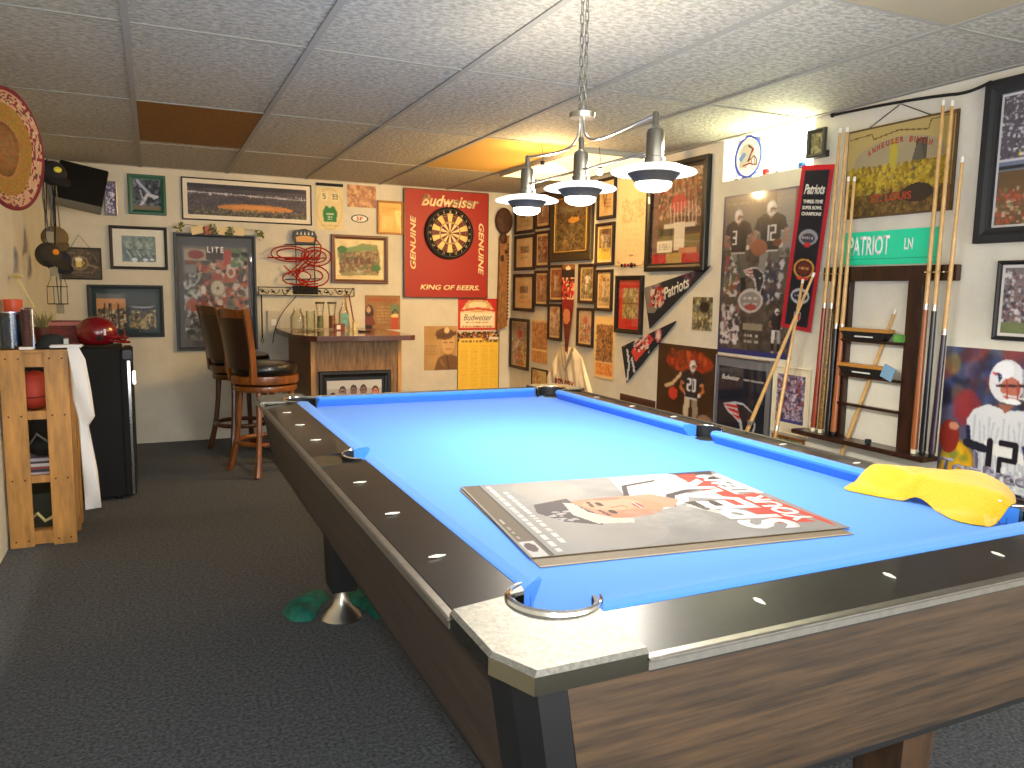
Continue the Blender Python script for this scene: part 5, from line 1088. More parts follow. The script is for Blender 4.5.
bpy.data.objects['blue_card'].rotation_euler = (0, 0, -PI / 2)
tag(MB().box(-.011, .011, -.011, .011, 0, .02, bev=.002).build('chalk_cube', mat('dark_chalk', (24, 34, 40), .9), None, loc=(XR - .06, 2.49, .558)), 'small dark chalk cube on the bottom ledge of the rack', 'chalk')
# right edge frames
def a_stad(c):
    c.a[:] = (60, 50, 56); c.rect(0, 0, 1, .49, (84, 76, 84)); c.speck(0, 0, 1, .48, [(150, 146, 156), (60, 54, 60), (206, 204, 210), (96, 84, 96), (226, 226, 230)], 420, .012, .85); c.rect(.3, .36, .6, .4, (60, 60, 140)); c.speck(.1, .42, 1, .46, [(226, 206, 70)], 14, .012)
    c.rect(0, .49, 1, .51, (206, 204, 206)); c.rect(0, .51, 1, .58, (110, 120, 140)); c.rect(0, .54, 1, .57, (30, 30, 40)); c.rect(0, .58, 1, 1, (104, 80, 50)); c.mottle(8, 5, 0, .58, 1, 1); c.speck(.0, .72, 1, 1, [(180, 80, 50), (150, 60, 40), (206, 180, 150), (120, 120, 80)], 160, .018, .8)
picture('R', 1.45, 2.09, 1.446, 2.069, 'big black framed stadium picture at the right edge of the photo', a_stad, (110, 150), mat('charcoal_frame', (18, 21, 26), .55), .058, .010, (206, 204, 204), .035, name='framed_picture')
def a_act2(c): c.a[:] = (120, 110, 110); c.speck(0, .05, 1, .82, [(60, 50, 54), (206, 200, 200), (150, 120, 120), (226, 224, 226), (44, 44, 60), (110, 70, 70)], 240, .03, .85); c.rect(0, .84, 1, 1, (110, 120, 76))
picture('R', 1.60, 1.986, 1.069, 1.376, 'black framed action photo just above the large quarterback poster', a_act2, (70, 66), mat('black_thin_frame', (12, 12, 14), .5), .016, .012, (214, 210, 206), .02)
def a_brady(c):
    A = c.asp; c.a[:] = (70, 66, 90); c.mottle(30, 5); c.speck(0, 0, 1, .4, [(40, 60, 110), (150, 60, 54), (60, 44, 60), (70, 90, 130), (110, 90, 70), (30, 30, 50)], 90, .06, .65); c.rect(.55, 0, 1, .2, (120, 50, 46), .5); c.ell(.25, .42, .14, .13, (150, 40, 44), .7)
    c.ell(.08, .12, .08, .08, (150, 130, 70), .6); c.ell(.2, .82, .16, .16, (216, 160, 20)); c.speck(.05, .7, .3, .95, [(236, 180, 30), (190, 140, 20), (110, 130, 60)], 60, .03, .7); c.rect(0, .95, 1, 1, (24, 24, 50))
    c.soften(14, 0); W_ = (206, 208, 212); N_ = (22, 30, 66)
    c.poly([(.32, .42), (.45, .37), (.62, .40), (.80, .38), (1, .45), (1, .95), (.42, .92), (.40, .72), (.28, .66), (.26, .50)], W_)
    c.poly([(.54, .36), (.61, .42), (.69, .36)], (150, 92, 72)); c.ell(.60, .205, .16, .145, (210, 210, 214)); c.ell(.64, .25, .09, .075, (176, 104, 84)); c.ell(.57, .13, .09, .06, (226, 226, 230)); c.line([(.74, .12), (.76, .3)], .02, (150, 150, 158)); c.line([(.52, .24), (.78, .22)], .018, (70, 40, 40)); c.line([(.56, .29), (.76, .31)], .014, (205, 205, 210)); c.line([(.60, .2), (.62, .33)], .012, (150, 60, 56)); c.line([(.70, .2), (.71, .34)], .012, (150, 60, 56)); c.ell(.66, .335, .08, .02, (226, 226, 230)); c.patlogo(.46, .15, .1, N_)
    for k in range(14):
        x_ = .34 + .045 * k; c.line([(x_, .46 + .03 * (k % 3)), (x_ + .03 * math.sin(k), .62 + .05 * (k % 4)), (x_ + .05, .88)], .012, (160, 164, 174), .55)
    c.line([(.28, .55), (.30, .66)], .03, N_); c.line([(.84, .52), (.9, .44), (1, .42)], .025, N_); c.poly([(.78, .62), (1, .55), (1, .80), (.86, .82)], (28, 40, 96)); c.poly([(.44, .62), (.80, .66), (.82, .74), (.46, .70)], (222, 222, 218)); c.line([(.28, .66), (.44, .68)], .06, (30, 30, 44))
    c.digit('1', .40, .62, .1, .24, (28, 24, 34)); c.digit('2', .60, .62, .13, .22, (28, 24, 34)); c.ell(.10, .64, .10, .12, (130, 40, 30)); c.ell(.14, .56, .05, .03, (190, 130, 100)); c.speck(.42, .8, .9, .95, [(190, 196, 200), (150, 160, 170), (236, 236, 236)], 60, .02, .6)
br = poster('R', 1.74, 2.181, .44, 1.029, 'large colour poster of a quarterback in a white 12 jersey at the right edge', a_brady, (140, 150), m=GLOSSY, edge=(230, 230, 235))
text('TomBrady', .42, .07, mat('lilac_letters', (150, 146, 166), .6), br, .0, .085, -.0035, 0, .04)
# window sill things
hs = empty('helmet_sign', (XR + .035, 3.50, WZ0 + .001), -PI / 2, 'round clear window sign with a blue ring and a football helmet', 'sign')
BLU = mat('blue_ring', (50, 80, 200), .4)
ring = MB(); ring.tube([(.082 * math.cos(2 * PI * k / 40), 0, .108 + .098 * math.sin(2 * PI * k / 40)) for k in range(40)], .006, 8, True); ring.build('ring', BLU, hs, True)
c = Cv(.15, .18, 70, 84, (250, 250, 252)); c.ell(.45, .42, .3, .28, (206, 204, 190)); c.poly([(.15, .5), (.5, .45), (.45, .8), (.15, .75)], (206, 204, 190)); c.poly([(.1, .5), (.3, .35), (.42, .42), (.2, .62)], (110, 150, 220)); c.line([(.5, .2), (.68, .3), (.5, .62)], .05, (40, 30, 40)); c.line([(.62, .25), (.72, .32), (.6, .45)], .03, (196, 40, 50)); c.line([(.5, .62), (.75, .5), (.85, .6), (.85, .75), (.6, .7)], .03, (60, 40, 44)); c.line([(.62, .55), (.68, .75)], .025, (190, 40, 50)); c.line([(.75, .52), (.8, .75)], .025, (190, 40, 50)); c.line([(.3, .72), (.6, .68)], .04, (150, 40, 44))
mm_ = ((c.U - .5) / .49) ** 2 + ((c.V - .5) / .49) ** 2 > 1
o = c.mesh('face', PRINT, hs, 0, .018, .002, .002)
bm = bmesh.new(); bm.from_mesh(o.data); bmesh.ops.delete(bm, geom=[f for f in bm.faces if (f.calc_center_median().x / .078) ** 2 + ((f.calc_center_median().z - .108) / .093) ** 2 > 1], context='FACES'); bm.to_mesh(o.data); bm.free()
MB().box(-.03, .03, -.015, .015, 0, .008).build('foot', BLU, hs)
hs.scale = (1.28, 1, 1.12)
def mini(x, y, m, lab):
    r = empty('mini_helmet', (x, y, WZ0 + .001), -PI / 2, lab, 'mini helmet'); MB().ball((0, 0, .022), .022, 16, 10, (1, .9, .95)).build('shell', m, r, True)
    MB().tube([(.012, -.014, .012), (.03, -.012, .010), (.032, 0, .010), (.03, .012, .010), (.012, .014, .012)], .0025, 6).build('face_mask', STEEL, r, True); return r
mini(XR + .04, 3.36, mat('bright_red_shell', (210, 30, 40), .3), 'tiny red football helmet on the window sill beside the round sign')
mini(XR + .04, 3.10, mat('blue_shell', (40, 90, 170), .3), 'tiny blue football helmet on the right part of the window sill')

# ------------------------------------------------------------------ bar with its things
BT = .893
bar = empty('home_bar', (1.35, 6.0, 0), 0, 'wood panelled home bar with a dark edged wooden top', 'bar')
PAN = mat('bar_panelling', (160, 116, 68), .5, noise=.35, nscale=9, stretch=(7, 7, .9)); TOP = mat('bar_top_laminate', (140, 92, 52), .18, coat=.6, noise=.15, nscale=6, stretch=(1, 4, 1)); EDGE = mat('maroon_edge', (84, 44, 34), .35, coat=.3)
def L(x, y): return (x - 1.35, y - 6.0)
top = [L(.90, 6.56), L(.90, 5.66), L(.96, 5.47), L(1.02, 5.43), L(1.70, 5.43), L(1.735, 5.46), L(1.735, 5.80), L(1.735, 6.56)]
MB().prism(top, BT - .036, BT - .003).build('top_edge', EDGE, bar)
ins = [(p[0] * .995, p[1] * .998) for p in top]; MB().prism(ins, BT - .0029, BT).build('counter_top', TOP, bar)
MB().box(1.0 - 1.35, 1.655 - 1.35, 5.55 - 6, 6.57 - 6, .0, BT - .0365).build('body', PAN, bar)
MB().box(-.356, -.325, -.458, -.4505, 0, BT - .037).build('corner_post', PINE, bar); MB().box(.28, .307, -.458, -.4505, 0, BT - .037).build('corner_post', PINE, bar)
MB().box(-.36, .31, -.456, -.4505, 0, .06).build('kick_board', EDGE, bar)
def a_team(c):
    c.a[:] = (196, 192, 186); c.rect(0, .3, 1, 1, (176, 166, 160))
    for x, z, col in ((.1, .62, (190, 150, 130)), (.28, .40, (150, 120, 110)), (.48, .36, (120, 96, 84)), (.66, .36, (130, 90, 70)), (.88, .42, (206, 120, 84))):
        c.ell(x, z, .065, .2, (60, 44, 40)); c.ell(x, z + .05, .055, .16, col); c.poly([(x - .09, 1), (x - .06, z + .22), (x + .06, z + .22), (x + .09, 1)], (150, 80, 60)); c.line([(x - .03, z), (x + .03, z)], .03, (60, 40, 34)); c.line([(x - .02, z + .13), (x + .02, z + .13)], .03, (120, 60, 50))
r = empty('framed_picture', (1.31, 5.548, .28), 0, 'black framed group photo on the front of the bar', 'framed picture')
frame_mesh(.525, .355, .045, .03, mat('black_gloss_frame', (26, 22, 20)), r)
c = Cv(.40, .20, 76, 40, (0, 0, 0)); a_team(c); c.mesh('print', GLOSSY, r, -.005, .085, -.006, .001)
MB().box(-.22, .22, -.0055, -.0045, .045, .31).build('mat_board', BLACK, r)
# bar glasses
def glassware(name, x, y, prof, m, lab, cat, extras=()):
    r = empty(name, (x, y, BT + .001), 0, lab, cat); MB().lathe(prof, n=24).build('glass', m, r, True)
    for nm, pr, mm in extras: MB().lathe(pr, n=24).build(nm, mm, r, True)
    return r
glassware('glass_jar', 1.03, 6.30, [(.05, 0), (.058, .01), (.058, .10), (.035, .14), (.03, .15), (.034, .165), (.032, .165), (.028, .15), (.054, .10), (.054, .012)], GLASS, 'wide glass jar at the left end of the bar', 'jar')
gm = glassware('glass_mug', 1.125, 6.25, [(.034, 0), (.038, .008), (.038, .15), (.036, .15), (.034, .012)], GREENGLASS, 'tall glass mug with a handle beside the wide jar on the bar', 'mug')
MB().tube(bez([(.037, 0, .12), (.075, 0, .12), (.075, 0, .03), (.037, 0, .03)], 12), .005, 8).build('handle', GREENGLASS, gm, True)
LID = mat('dark_glass_rim', (84, 80, 60), .3)
for x, lab in ((1.205, 'left of two tall dark rimmed glasses standing on the bar'), (1.30, 'right of two tall dark rimmed glasses standing on the bar')):
    glassware('tall_glass', x, 6.28, [(.026, 0), (.03, .01), (.026, .12), (.036, .20), (.036, .212), (.034, .212), (.024, .12), (.026, .012)], GLASS, lab, 'glass', [('dark_rim', [(.0365, .205), (.038, .208), (.038, .220), (.034, .221)], LID), ('contents', [(.024, .012), (.024, .11), (.01, .112)], mat('reddish_contents', (150, 96, 66), .5) if x > 1.25 else mat('greenish_contents', (120, 130, 84), .5))])
bt = glassware('clear_bottle', 1.395, 6.28, [(.04, 0), (.042, .01), (.042, .13), (.03, .16), (.014, .19), (.014, .22), (.011, .22), (.012, .19), (.038, .13), (.038, .012)], GLASS, 'clear square shouldered bottle with a turquoise label on the bar', 'bottle')
MB().box(-.028, .028, -.0455, -.0425, .02, .13).build('label', mat('turquoise_label', (120, 190, 180), .6, noise=.3, nscale=60), bt)
sb_ = empty('shot_glass', (1.465, 6.22, BT + .001), 0, 'small pepper mill shaped shaker right of the turquoise labelled bottle', 'shaker')
MB().lathe([(.02, 0), (.016, .01), (.014, .05), (.018, .06), (.02, .066), (.004, .07)], n=16).build('body', mat('cream_shaker', (226, 206, 150), .4), sb_, True)
bx = empty('coaster_box', (1.325, 6.15, BT + .001), 0, 'small red and white patterned box in front of the tall glasses', 'box')
MB().box(-.035, .045, -.02, .02, 0, .05, bev=.002).build('carton', mat('maroon_carton', (130, 60, 50), .6), bx); MB().box(-.02, .01, -.0215, -.0201, .008, .042).build('label', WHITE, bx)
ph = empty('remote_control', (1.47, 5.90, BT + .001), .35, 'dark flat remote control with a pale pad lying on the bar', 'remote control')
MB().box(-.05, .05, -.022, .022, 0, .012, bev=.004).build('case', BLACK, ph); MB().box(-.035, .005, -.014, .014, .0122, .0135).build('button_pad', mat('pink_pad', (226, 190, 180), .5), ph)
tr = empty('serving_tray', (1.075, 6.10, BT + .001), 0, 'round clear dish lying in front of the glass jar on the bar', 'dish')
MB().lathe([(.05, 0), (.07, .004), (.10, .010), (.10, .013), (.06, .006)], n=32).build('dish', GLASS, tr, True)

# ------------------------------------------------------------------ bar stools
LEATHER = mat('black_leather', (22, 18, 18), .3, coat=.3, bump=.1, bscale=80)
def stool(x, y, rz, label, wood):
    r = empty('bar_stool', (x, y, 0), rz, label, 'bar stool')
    MB().lathe([(.10, .655), (.19, .657), (.205, .672), (.208, .70), (.20, .722), (.17, .734), (.08, .74), (.001, .741)], n=40).build('seat', LEATHER, r, True)
    MB().lathe([(.19, .600), (.212, .604), (.216, .63), (.212, .654), (.19, .6555)], n=40).build('seat_ring', wood, r, True)
    MB().lathe([(.15, .548), (.20, .552), (.205, .57), (.20, .588), (.15, .592)], n=40).build('base_ring', wood, r, True)
    MB().lathe([(.08, .588), (.08, .602)], n=20).build('swivel', BLACK, r)
    for a in (45, 135, 225, 315):
        ca, sa = math.cos(math.radians(a)), math.sin(math.radians(a)); pts = []; rr = []
        for k in range(13):
            t = k / 12; z = .558 * (1 - t); d = .165 + .03 * t + .055 * t ** 3; pts.append((ca * d, sa * d, max(z, .004))); rr.append(.021 - .004 * math.sin(t * PI) + .002 * t)
        MB().tube(pts, rr, 8).build('leg', wood, r, True)
    MB().tube([(.185 * math.cos(2 * PI * k / 32), .185 * math.sin(2 * PI * k / 32), .21) for k in range(32)], .016, 8, True).build('foot_ring', wood, r, True)
    for k in range(0):
        pass
    # back: two tapered uprights leaning out, curved panel and top rail
    for s in (-1, 1):
        m = MB(); pts = []
        for k in range(9):
            t = k / 8; xx = -.165 - .02 * t - .045 * t * t; yy = s * (.135 + .035 * t); z = .61 + .48 * t
            pts.append((xx, yy, z, .020 - .002 * t))
        for k in range(8):
            (a, b, z, q), (a2, b2, z2, q2) = pts[k], pts[k + 1]
            m.hexa([(a - q, b - q * .7, z), (a + q, b - q * .7, z), (a + q, b + q * .7, z), (a - q, b + q * .7, z)], [(a2 - q2, b2 - q2 * .7, z2), (a2 + q2, b2 - q2 * .7, z2), (a2 + q2, b2 + q2 * .7, z2), (a2 - q2, b2 + q2 * .7, z2)])
        m.build('upright', wood, r)
    def band(z0, z1, th, off, name, m_, top=0):
        m = MB(); n = 10
        for k in range(n):
            P = []
            for q in (k, k + 1):
                u = -1 + 2 * q / n; P.append((u * .142, -.035 * (1 - u * u)))
            def X(i, z, inner): t = (z - .61) / .48; return (-.165 - .02 * t - .045 * t * t + P[i][1] + (th / 2 if inner else -th / 2) + off, P[i][0] * (1 + .1 * t), z + top * (1 - (P[i][0] / .142) ** 2) * (1 if z == z1 else 0))
            m.hexa([X(0, z0, 0), X(1, z0, 0), X(1, z0, 1), X(0, z0, 1)], [X(0, z1, 0), X(1, z1, 0), X(1, z1, 1), X(0, z1, 1)])
        m.build(name, m_, r)
    band(1.03, 1.075, .026, 0, 'top_rail', wood, .012)
    band(.70, 1.029, .03, 0, 'back_pad', mat('dark_brown_leather', (52, 32, 22), .4, coat=.2))
    return r
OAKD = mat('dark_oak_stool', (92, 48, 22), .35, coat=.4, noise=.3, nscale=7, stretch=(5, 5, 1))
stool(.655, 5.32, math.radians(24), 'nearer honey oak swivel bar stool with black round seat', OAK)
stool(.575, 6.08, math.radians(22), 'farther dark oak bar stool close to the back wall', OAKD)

# ------------------------------------------------------------------ left side: shelf crate, fridge and their things
cr = empty('wooden_rack', (-.51, 4.30, 0), 0, 'orange pine slatted storage rack standing by the left wall', 'storage rack')
x0, x1 = -.645 + .51, -.372 + .51; yf, yb = -.18, .19; ZT = .925
for a, b in ((x0, x0 + .098), (x1 - .098, x1)):
    MB().box(a, b, yf, yf + .018, 0, ZT - .012, bev=.002).build('front_slat', PINE, cr)
for z0, z1 in ((.005, .07), (.30, .335), (.60, .64), (.845, ZT - .014)):
    MB().box(x0 + .006, x1 - .006, yf + .0185, yf + .036, z0, z1, bev=.002).build('cross_bar', PINE, cr)
for yy in (.02, .15):
    for xx in (x0, x1 - .018): MB().box(xx, xx + .018, yy, yy + .05, 0, ZT - .012, bev=.002).build('side_post', PINE, cr)
for z in (.05, .315, .615, ZT - .03):
    MB().box(x0 + .019, x1 - .019, yf + .037, yb, z, z + .016).build('shelf', PINE, cr)
MB().box(x0 - .004, x1 + .004, yf - .004, yb, ZT - .012, ZT, bev=.002).build('top', PINE, cr)
nl = MB()
for z in (.03, .32, .62, .885):
    for xx in (x0 + .025, x0 + .075, x1 - .075, x1 - .025): nl.ball((xx, yf - .0005, z), .004, 6, 4)
nl.build('nails', BLACKMATT, cr)
CX, CY = -.51, 4.30
bk = empty('basketball', (-.53, 4.25, .6325), 0, 'red orange basketball on the upper shelf of the pine rack', 'basketball')
MB().ball((0, 0, .095), .093, 28, 18).build('ball', mat('basketball_rubber', (176, 60, 44), .6, bump=.4, bscale=250), bk, True)
m = MB()
for rot in (Matrix.Rotation(.3, 4, 'X'), Matrix.Rotation(PI / 2, 4, 'X'), Matrix.Rotation(PI / 2, 4, 'Y') @ Matrix.Rotation(.6, 4, 'X')):
    m.tube([tuple(rot @ Vector((.0932 * math.cos(2 * PI * k / 30), .0932 * math.sin(2 * PI * k / 30), 0)) + Vector((0, 0, .095))) for k in range(30)], .0025, 5, True)
m.build('seam', BLACKMATT, bk)
# magazines on the third shelf
cols = [(196, 190, 200), (60, 56, 70), (150, 60, 56), (206, 206, 210), (70, 60, 66), (180, 176, 190)]
z = .332
for k, cc in enumerate(cols):
    h = .014 if k % 2 else .009; o = MB().box(-.095, .10, -.12, .12, 0, h, Matrix.Rotation(RNG.uniform(-.06, .06), 4, 'Z')).build('magazine', mat('magazine_%d' % k, cc, .4), None, loc=(-.508 + .006 * (k % 3), 4.30 + .004 * k, z)); z += h + .0008
    tag(o, ['pale lilac magazine at the bottom of the rack stack', 'charcoal magazine second from the bottom of the stack', 'dark red magazine in the middle of the stack', 'white magazine lying on the dark red one', 'dark grey magazine second from the top of the stack', 'pale grey magazine on top of the stack in the rack'][k], 'magazine', 'magazines stacked in the pine rack')
sh = empty('black_bag', (-.50, 4.28, z + .001), 0, 'dark bag lying on the magazines in the rack', 'bag')
MB().ball((0, 0, .055), .1, 18, 12, (.9, 1.1, .55)).build('body', BLACKMATT, sh, True); MB().tube([(-.06, -.08, .06), (-.02, -.11, .12), (.03, -.09, .07)], .006, 6).build('strap', mat('grey_strap', (90, 90, 96), .7), sh, True)
lw = empty('cooler_basket', (-.505, 4.32, .067), 0, 'dark green basket on the bottom shelf of the rack', 'basket')
m = MB(); m.hexa([(-.085, -.11, 0), (.085, -.11, 0), (.085, .11, 0), (-.085, .11, 0)], [(-.105, -.135, .17), (.105, -.135, .17), (.105, .135, .17), (-.105, .135, .17)]); m.build('tub', mat('dark_green_plastic', (40, 46, 34), .5), lw)
MB().tube([(-.06, -.137, .05), (-.03, -.15, .08), (.0, -.15, .04), (.04, -.14, .06)], .008, 6).build('cord', mat('beige_cord', (190, 180, 130), .7), lw, True)
# white cloth draped down the rack side
o = shell('cloth', [(-.42, .80), (-.415, .835), (-.325, .828), (-.300, .77), (-.283, .63), (-.272, .50), (-.300, .455), (-.272, .24), (-.263, .055), (-.331, .05), (-.336, .25), (-.342, .49), (-.360, .585), (-.366, .79)][2:] + [(-.372, .828)], mat('white_cotton', (224, 222, 224), .9, bump=.3, bscale=40), None, .028, -.002, 2)
o.location = (0, 4.118, .108)
o2 = shell('cloth', [(-.40, .0), (-.392, .03), (-.33, .028), (-.305, -.03), (-.33, -.06), (-.366, -.04)], mat('white_cotton', (224, 222, 224)), None, .03, -.002, 5)
bpy.data.objects.remove(o2)
tag(o, 'white cloth hanging down beside the pine rack', 'cloth')
o = MB().box(-.05, .085, -.06, .02, 0, .012, bev=.005).build('cloth_fold', mat('white_cotton', (224, 222, 224)), o, True, (-.395, .05, .826))
# fridge
fr = empty('mini_fridge', (-.37, 5.10, 0), 0, 'black mini fridge behind the pine rack', 'fridge')
FB = mat('black_fridge_enamel', (7, 8, 10), .8)
MB().box(-.26, .185, -.23, .25, .02, .868, bev=.006).build('cabinet', FB, fr)
dr = MB().box(.187, .242, -.235, .25, .02, .855, bev=.008).build('door', FB, fr)
MB().box(.222, .236, -.2395, -.2355, .03, .80).build('chrome_edge', CHROME, dr); MB().box(.20, .246, -.25, -.236, .81, .862, bev=.004).build('hinge', mat('dark_hinge', (40, 40, 44), .3, .6), dr)
MB().box(.244, .262, -.20, -.17, .66, .74, bev=.004).build('handle', CHROME, dr)
for xx in (-.22, .15):
    for yy in (-.19, .2): MB().lathe([(.02, 0), (.02, .019)], (xx, yy, 0), 12).build('foot', BLACKMATT, fr)
# red football helmet and red box on the fridge
hl = empty('football_helmet', (-.30, 4.98, .8695), 0, 'dark red football helmet sitting on the black fridge', 'helmet')
HR = mat('dark_red_shell', (120, 14, 26), .25, coat=.6)
o = MB().ball((0, 0, .085), .098, 28, 18, (1.08, .92, .95)).build('shell', HR, hl, True)
for v in o.data.vertices:
    if v.co.z < .035: v.co.z = .012 + (v.co.z + .01) * .3
    v.co.z = max(v.co.z, .001)
m = MB()
for z_, s_ in ((.07, 1), (.045, 1.06)): m.tube([(.06, -.085, z_), (.12 * s_, -.07, z_ - .01), (.155 * s_, 0, z_ - .015), (.12 * s_, .07, z_ - .01), (.06, .085, z_)], .007, 8)
m.tube([(.145, -.02, .03), (.14, -.02, .10)], .006, 6).tube([(.145, .02, .03), (.14, .02, .10)], .006, 6); m.build('face_mask', HR, hl, True)
MB().ball((.02, -.088, .06), .016, 10, 8, (1, .3, 1)).build('ear_hole', BLACKMATT, hl); MB().box(.04, .052, -.095, -.09, .075, .11, Matrix.Rotation(.0, 4, 'Y')).build('decal', WHITE, hl)
bx = empty('red_box', (-.475, 5.17, .8695), 0, 'flat red patterned box on the fridge behind the helmet', 'box')
MB().box(-.13, .09, -.06, .06, 0, .145, bev=.003).build('carton', mat('red_carton', (140, 40, 34), .55, noise=.45, nscale=12, stretch=(3, 1, 6)), bx); MB().box(-.12, .08, -.0625, -.0605, .12, .14).build('label', mat('pale_red', (190, 110, 100), .5), bx)
# things on the crate top
cp = empty('baseball_cap', (-.44, 4.22, ZT + .001), .5, 'black and grey baseball cap on top of the pine rack', 'cap')
CAPB = mat('black_cap_cloth', (34, 36, 36), .85); m = MB()
m.ball((0, 0, 0), .072, 20, 12, (1.05, .9, .95)); o = m.build('crown', CAPB, cp, True)
for v in o.data.vertices: v.co.z = max(v.co.z, 0)
m = MB(); pts = [(.05 + .085 * math.cos(a) , .068 * math.sin(a)) for a in [math.radians(q) for q in range(-90, 91, 15)]]; m.prism([(.03, -.06)] + pts + [(.03, .06)], .002, .006); m.build('brim', CAPB, cp)
MB().box(.045, .065, -.05, .01, .02, .045, Matrix.Rotation(-.4, 4, 'Z')).build('white_stripes', mat('pale_stripes', (190, 195, 190), .7), cp)
jb = empty('plastic_tub', (-.60, 4.215, ZT + .001), 0, 'clear plastic tub of blue wrapping at the left end of the rack top', 'tub')
MB().lathe([(.05, .004), (.052, .165), (.050, .165), (.048, .006)], n=24).build('tub', PLASTIC, jb, True)
m = MB(); m.ball((0, 0, .08), .045, 16, 12, (1, 1, 1.6)); o = m.build('blue_wrapping', mat('crumpled_blue', (90, 120, 150), .4, noise=.3, nscale=50, bump=.6, bscale=60), jb, True)
for v in o.data.vertices: v.co.x *= 1 + .12 * math.sin(v.co.z * 190); v.co.y *= 1 + .12 * math.cos(v.co.z * 150 + v.co.x * 90); v.co.z = max(v.co.z, .003)
MB().lathe([(.054, .166), (.054, .172), (.02, .174)], n=24).build('lid', mat('silver_foil', (190, 190, 206), .2, .8), jb, True)
st = empty('chip_stack', (-.536, 4.165, ZT + .001), 0, 'tall stack of dark reddish chips in a holder beside the clear tub', 'chip stack')
m = MB()
for k in range(20): m.lathe([(.018, .012 + .0085 * k), (.0195, .014 + .0085 * k), (.0195, .0185 + .0085 * k), (.018, .0203 + .0085 * k)], n=18)
m.build('chips', mat('maroon_chips', (90, 50, 46), .5, noise=.4, nscale=90), st); MB().box(-.03, .03, -.03, .03, 0, .0115, bev=.002).build('base', WHITE, st)
MB().tube([(.026, 0, .01), (.026, 0, .185)], .005, 8).build('rod', CHROME, st); MB().lathe([(.022, .184), (.024, .19), (.003, .195)], n=16).build('cap', CHROME, st)
oc = empty('orange_cup', (-.605, 4.33, ZT + .001), 0, 'orange plastic cup standing behind the clear tub', 'cup')
MB().lathe([(.03, 0), (.041, .225), (.038, .225), (.028, .004)], n=24).build('cup', mat('orange_plastic', (214, 84, 50), .4), oc, True)
# hanging things on the left wall: sombrero, television, caps and lanyards
sm = empty('sombrero', (-.532, 3.79, 1.765), 0, 'large straw sombrero with a red flowered brim on the left wall', 'sombrero')
al = math.radians(68)
SMr = Matrix.Rotation(al, 4, 'Z') @ Matrix.Rotation(math.radians(90), 4, 'X')     # local z -> horizontal outward
def sombrero():
    NR, NA = 40, 96; vs, fs, cs = [], [], []
    def prof(t):
        if t < .30: return (.012 + t / .30 * .085, -.10 + .03 * (t / .3) ** 2)
        if t < .45: q = (t - .3) / .15; return (.097 + .02 * q, -.07 * (1 - q) + .0 * q)
        q = (t - .45) / .55; return (.112 + .123 * q, .03 * q ** 2.2)
    for j in range(NR + 1):
        r_, h = prof(j / NR)
        for i in range(NA): a = 2 * PI * i / NA; vs.append(SMr @ Vector((r_ * math.cos(a), r_ * math.sin(a), h + (.004 * math.sin(a * 3)))))
    for j in range(NR):
        for i in range(NA):
            b = j * NA; fs.append((b + i, b + (i + 1) % NA, b + NA + (i + 1) % NA, b + NA + i)); t = j / NR
            if t > .965: cc = (120, 34, 40)
            elif t > .76:
                q = RNG.rand(); cc = (184, 140, 104) if q < .5 else ((128, 36, 40) if q < .72 else ((80, 66, 44) if q < .84 else (196, 156, 124)))
            elif t > .45: cc = (150 + RNG.randint(-16, 16), 108 + RNG.randint(-12, 12), 40)
            else: cc = (160 + RNG.randint(-16, 16), 110 + RNG.randint(-12, 12), 56)
            cs.append(cc)
    fs.append(tuple(range(NA))[::-1]); cs.append((150, 100, 50))
    me = bpy.data.meshes.new('hat'); me.from_pydata(vs, [], fs); at = me.color_attributes.new('Col', 'FLOAT_COLOR', 'CORNER'); d = []
    for p, cc in zip(me.polygons, cs): d += list(rgb(*cc)) * p.loop_total
    at.data.foreach_set('color', d); me.materials.append(CLOTHP); o = bpy.data.objects.new('hat', me); COL.objects.link(o); o.parent = sm
    md = o.modifiers.new('thick', 'SOLIDIFY'); md.thickness = .006
    MB().tube([SMr @ Vector((.237 * math.cos(2 * PI * k / 60), .237 * math.sin(2 * PI * k / 60), .031)) for k in range(60)], .006, 6, True).build('brim_binding', mat('red_binding', (116, 28, 36), .8), sm, True)
sombrero()
tv = empty('television', (-.465, 6.40, 1.80), 0, 'black flat television tilted down from the top left corner', 'television')
TR_ = Matrix.Rotation(math.radians(11), 4, 'Y') @ Matrix.Rotation(math.radians(-14), 4, 'X')
MB().box(-.155, .155, -.03, .03, .0, .275, TR_, bev=.006).build('screen', mat('dark_tv_screen', (14, 14, 17), .25, coat=.3), tv)
MB().box(-.155, .155, -.032, .03, -.045, -.002, TR_, bev=.004).build('speaker_bar', mat('grey_tv_bezel', (104, 102, 92), .4), tv)
MB().tube([(0, .035, .12), (0, .16, .16)], .018, 8).build('bracket', BLACK, tv)
fs_ = empty('foil_picture', (-.262, YB - .001, 1.735), 0, 'narrow shiny blue framed picture beside the television', 'framed picture')
frame_mesh(.085, .25, .012, .014, mat('silver_grey_frame', (130, 126, 130), .3, .7), fs_)
c = Cv(.06, .22, 14, 44, (90, 84, 110)); c.speck(0, 0, 1, 1, [(40, 40, 130), (180, 170, 220), (226, 226, 240), (50, 50, 60)], 50, .04); c.mesh('print', GLOSSY, fs_, 0, .014, -.006, .001)
